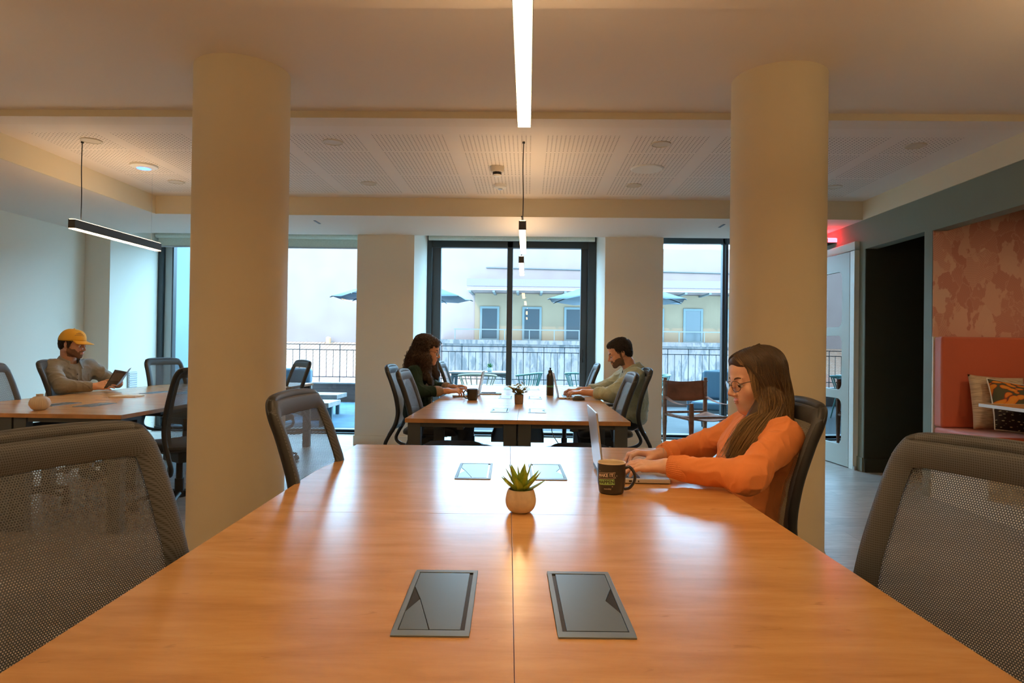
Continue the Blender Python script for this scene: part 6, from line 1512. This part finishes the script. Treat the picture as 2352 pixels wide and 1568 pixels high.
M['leafgreen'] = leafm('bright_succulent_leaf', (.34, .50, .04), (.50, .66, .09)); M['olive'] = leafm('olive_leaf', (.20, .22, .08), (.38, .36, .16))
succulent('bright green succulent in a round beige pot on the foreground desk seam', (-.012, 1.800, TZ), .0415, 22, .082, mat('beige_clay_pot', (.70, .57, .40), .6, noise=(90, .06)), 0)
succulent('tiny succulent in a white pot on the terrace table', (-.66, 11.62, .745), .052, 22, .10, mat('white_pot', (.55, .62, .66), .5), 0, 4, leafm('terrace_leaf', (.05, .20, .05), (.10, .32, .10)))
def leafy(loc):
    rng = random.Random(11); P_ = thing('potted_plant', 'small bushy olive-leaved plant in a square concrete pot on the middle desk', 'plant', loc)
    MB().grid(lambda u, v: ((lambda q, R: (cos(q)*R*(abs(cos(q))**6+abs(sin(q))**6)**(-1/6), sin(q)*R*(abs(cos(q))**6+abs(sin(q))**6)**(-1/6)))(2*pi*u, [0, .030, .034, .036, .0365, .0335, .033, 0][int(round(v*7))])+([0, 0, .004, .04, .074, .074, .064, .064][int(round(v*7))],)), 40, 8, wrap=True).build('pot', mat('taupe_concrete', (.27, .215, .17), .8, noise=(70, .15)), P_, smooth=True, sharp=40)
    stems = MB(); n = 0
    for i in range(22):
        q = rng.uniform(0, 2*pi); lean = rng.uniform(.1, 1.15); L = rng.uniform(.06, .12)*(1 if i != 3 else 1.5); p0 = Vector((rng.uniform(-.015, .015), rng.uniform(-.015, .015), .062)); d = Vector((cos(q)*sin(lean), sin(q)*sin(lean), cos(lean)))
        if i == 3: d = Vector((.55, -.1, .9)).normalized()
        path = [p0+d*L*t+Vector((0, 0, .02*t*t*(1 if i == 3 else -.6))) for t in np.linspace(0, 1, 6)]; stems.tube(path, .0011, 5)
        for j in range(1, 6):
            for sgn in (-1, 1):
                if n >= 100: break
                if rng.random() < .35: continue
                c = path[j]; a = q+sgn*rng.uniform(.7, 1.6); e = rng.uniform(-.2, .8); dv = Vector((cos(a)*cos(e), sin(a)*cos(e), sin(e))); l = rng.uniform(.026, .040); wv = dv.cross(Vector((rng.uniform(-.4, .4), rng.uniform(-.4, .4), 1))).normalized()*l*.36; up = dv.cross(wv).normalized()*.0015
                b = MB().add([c, c+dv*l*.35+wv+up, c+dv*l*.35-wv+up, c+dv*l*.75+wv*.8+up, c+dv*l*.75-wv*.8+up, c+dv*l, c+dv*l*.35, c+dv*l*.75], [(0, 6, 1), (0, 2, 6), (1, 6, 7, 3), (6, 2, 4, 7), (3, 7, 5), (7, 4, 5)]); b.build('leaf', 'olive', P_, smooth=True, sharp=0, fix=False); n += 1
    stems.build('stems', mat('plant_stem', (.16, .12, .06), .7), P_, smooth=True)
leafy((-.060, 5.215, TZ))
v_ = MB().lathe([(0, 0), (.030, 0), (.046, .010), (.059, .034), (.060, .050), (.052, .072), (.034, .086), (.021, .089), (.0205, .100), (.0215, .104), (.018, .104), (.017, .088)], n=160, ripple=(30, .035)); o = v_.build('vase', mat('white_ribbed_ceramic', (.68, .58, .46), .6), smooth=True, sharp=60)
o.location = (-3.180, 4.20, TZ); tag(o, 'small white ribbed bulb vase on the left desk', 'vase')
n_ = thing('notepad', 'flat pale notepad lying on the left desk', 'notepad', (-3.30, 5.32, TZ), radians(6))
MB().bb((-.105, -.08, 0), (.105, .08, .006)).build('pages', mat('cream_paper', (.75, .68, .50), .8), n_); MB().bb((-.106, -.081, .006), (.106, .081, .0075)).build('cover', mat('kraft_cover', (.66, .55, .36), .7), n_)

# ---- the booklet the man in the cap reads
def booklet():
    g = thing('booklet', 'open dark-covered booklet held by the man in the yellow cap', 'booklet', (0, 0, 0)); O = Vector((-3.60, 5.72, .78))
    St, Sb = Vector((-3.548, 5.72, .925)), Vector((-3.640, 5.70, .785)); Lt, Lb = Vector((-3.608, 5.62, .955)), Vector((-3.690, 5.60, .792)); Rt, Rb_ = Vector((-3.595, 5.86, .958)), Vector((-3.680, 5.845, .815))
    Lt = Vector((-3.600, 5.628, .948)); Lb = Vector((-3.668, 5.585, .785))
    g.location = O
    def leaf(A, B, C, D, bow, off, nrm_):   # A spine top, B spine bottom, C outer bottom, D outer top
        return MB().grid(lambda u, v: tuple(A.lerp(D, u).lerp(B.lerp(C, u), v)+nrm_*(bow*sin(pi*u)+off)-O), 10, 8)
    nl = (Sb-St).cross(Lt-St).normalized(); nr = (Rt-St).cross(Sb-St).normalized()
    if nl.x > 0: nl = -nl
    if nr.x > 0: nr = -nr
    leaf(St, Sb, Lb, Lt, .004, 0, nl).build('back_cover', 'bookcover', g, smooth=True, fix=False, solid=.0008)
    leaf(St, Sb, Rb_, Rt, .004, 0, nr).build('front_cover', 'bookcover', g, smooth=True, fix=False, solid=.0008)
    leaf(St, Sb, Lb.lerp(Sb, .02), Lt.lerp(St, .02), .005, .0022, nl).build('left_pages', 'paperwhite', g, smooth=True, fix=False, solid=.003)
    leaf(St, Sb, Rb_.lerp(Sb, .02), Rt.lerp(St, .02), .005, .0022, nr).build('right_pages', 'paperwhite', g, smooth=True, fix=False, solid=.003)
    b = MB(); t = MB(); rng = random.Random(3)
    def on(u, v): return St.lerp(Lt, u).lerp(Sb.lerp(Lb, u), v)+nl*(.004*sin(pi*u)-.0012)-O
    b.add([on(.12, .80), on(.48, .80), on(.48, .92), on(.12, .92)], [(0, 1, 2, 3)])
    for r in range(13):
        v = .13+r*.036; u = .14
        while u < .86:
            l = rng.uniform(.04, .11); t.add([on(u, v), on(min(u+l, .88), v), on(min(u+l, .88), v+.014), on(u, v+.014)], [(0, 1, 2, 3)]); u += l+.025
    b.build('barcode_label', 'paperwhite', g, fix=False); t.build('printed_lines', mat('faint_print', (.30, .27, .25), .6), g, fix=False)
    s = MB()
    for k in range(12): u = .15+k*.027; s.add([on(u, .82), on(u+.012, .82), on(u+.012, .90), on(u, .90)], [(0, 1, 2, 3)])
    s.v = [tuple(Vector(v)-nl*.0006) for v in s.v]; s.build('barcode_bars', 'black', g, fix=False)
M['bookcover'] = mat('dark_booklet_cover', (.055, .048, .045), .35); M['paperwhite'] = mat('white_paper', (.80, .78, .72), .8)
booklet()
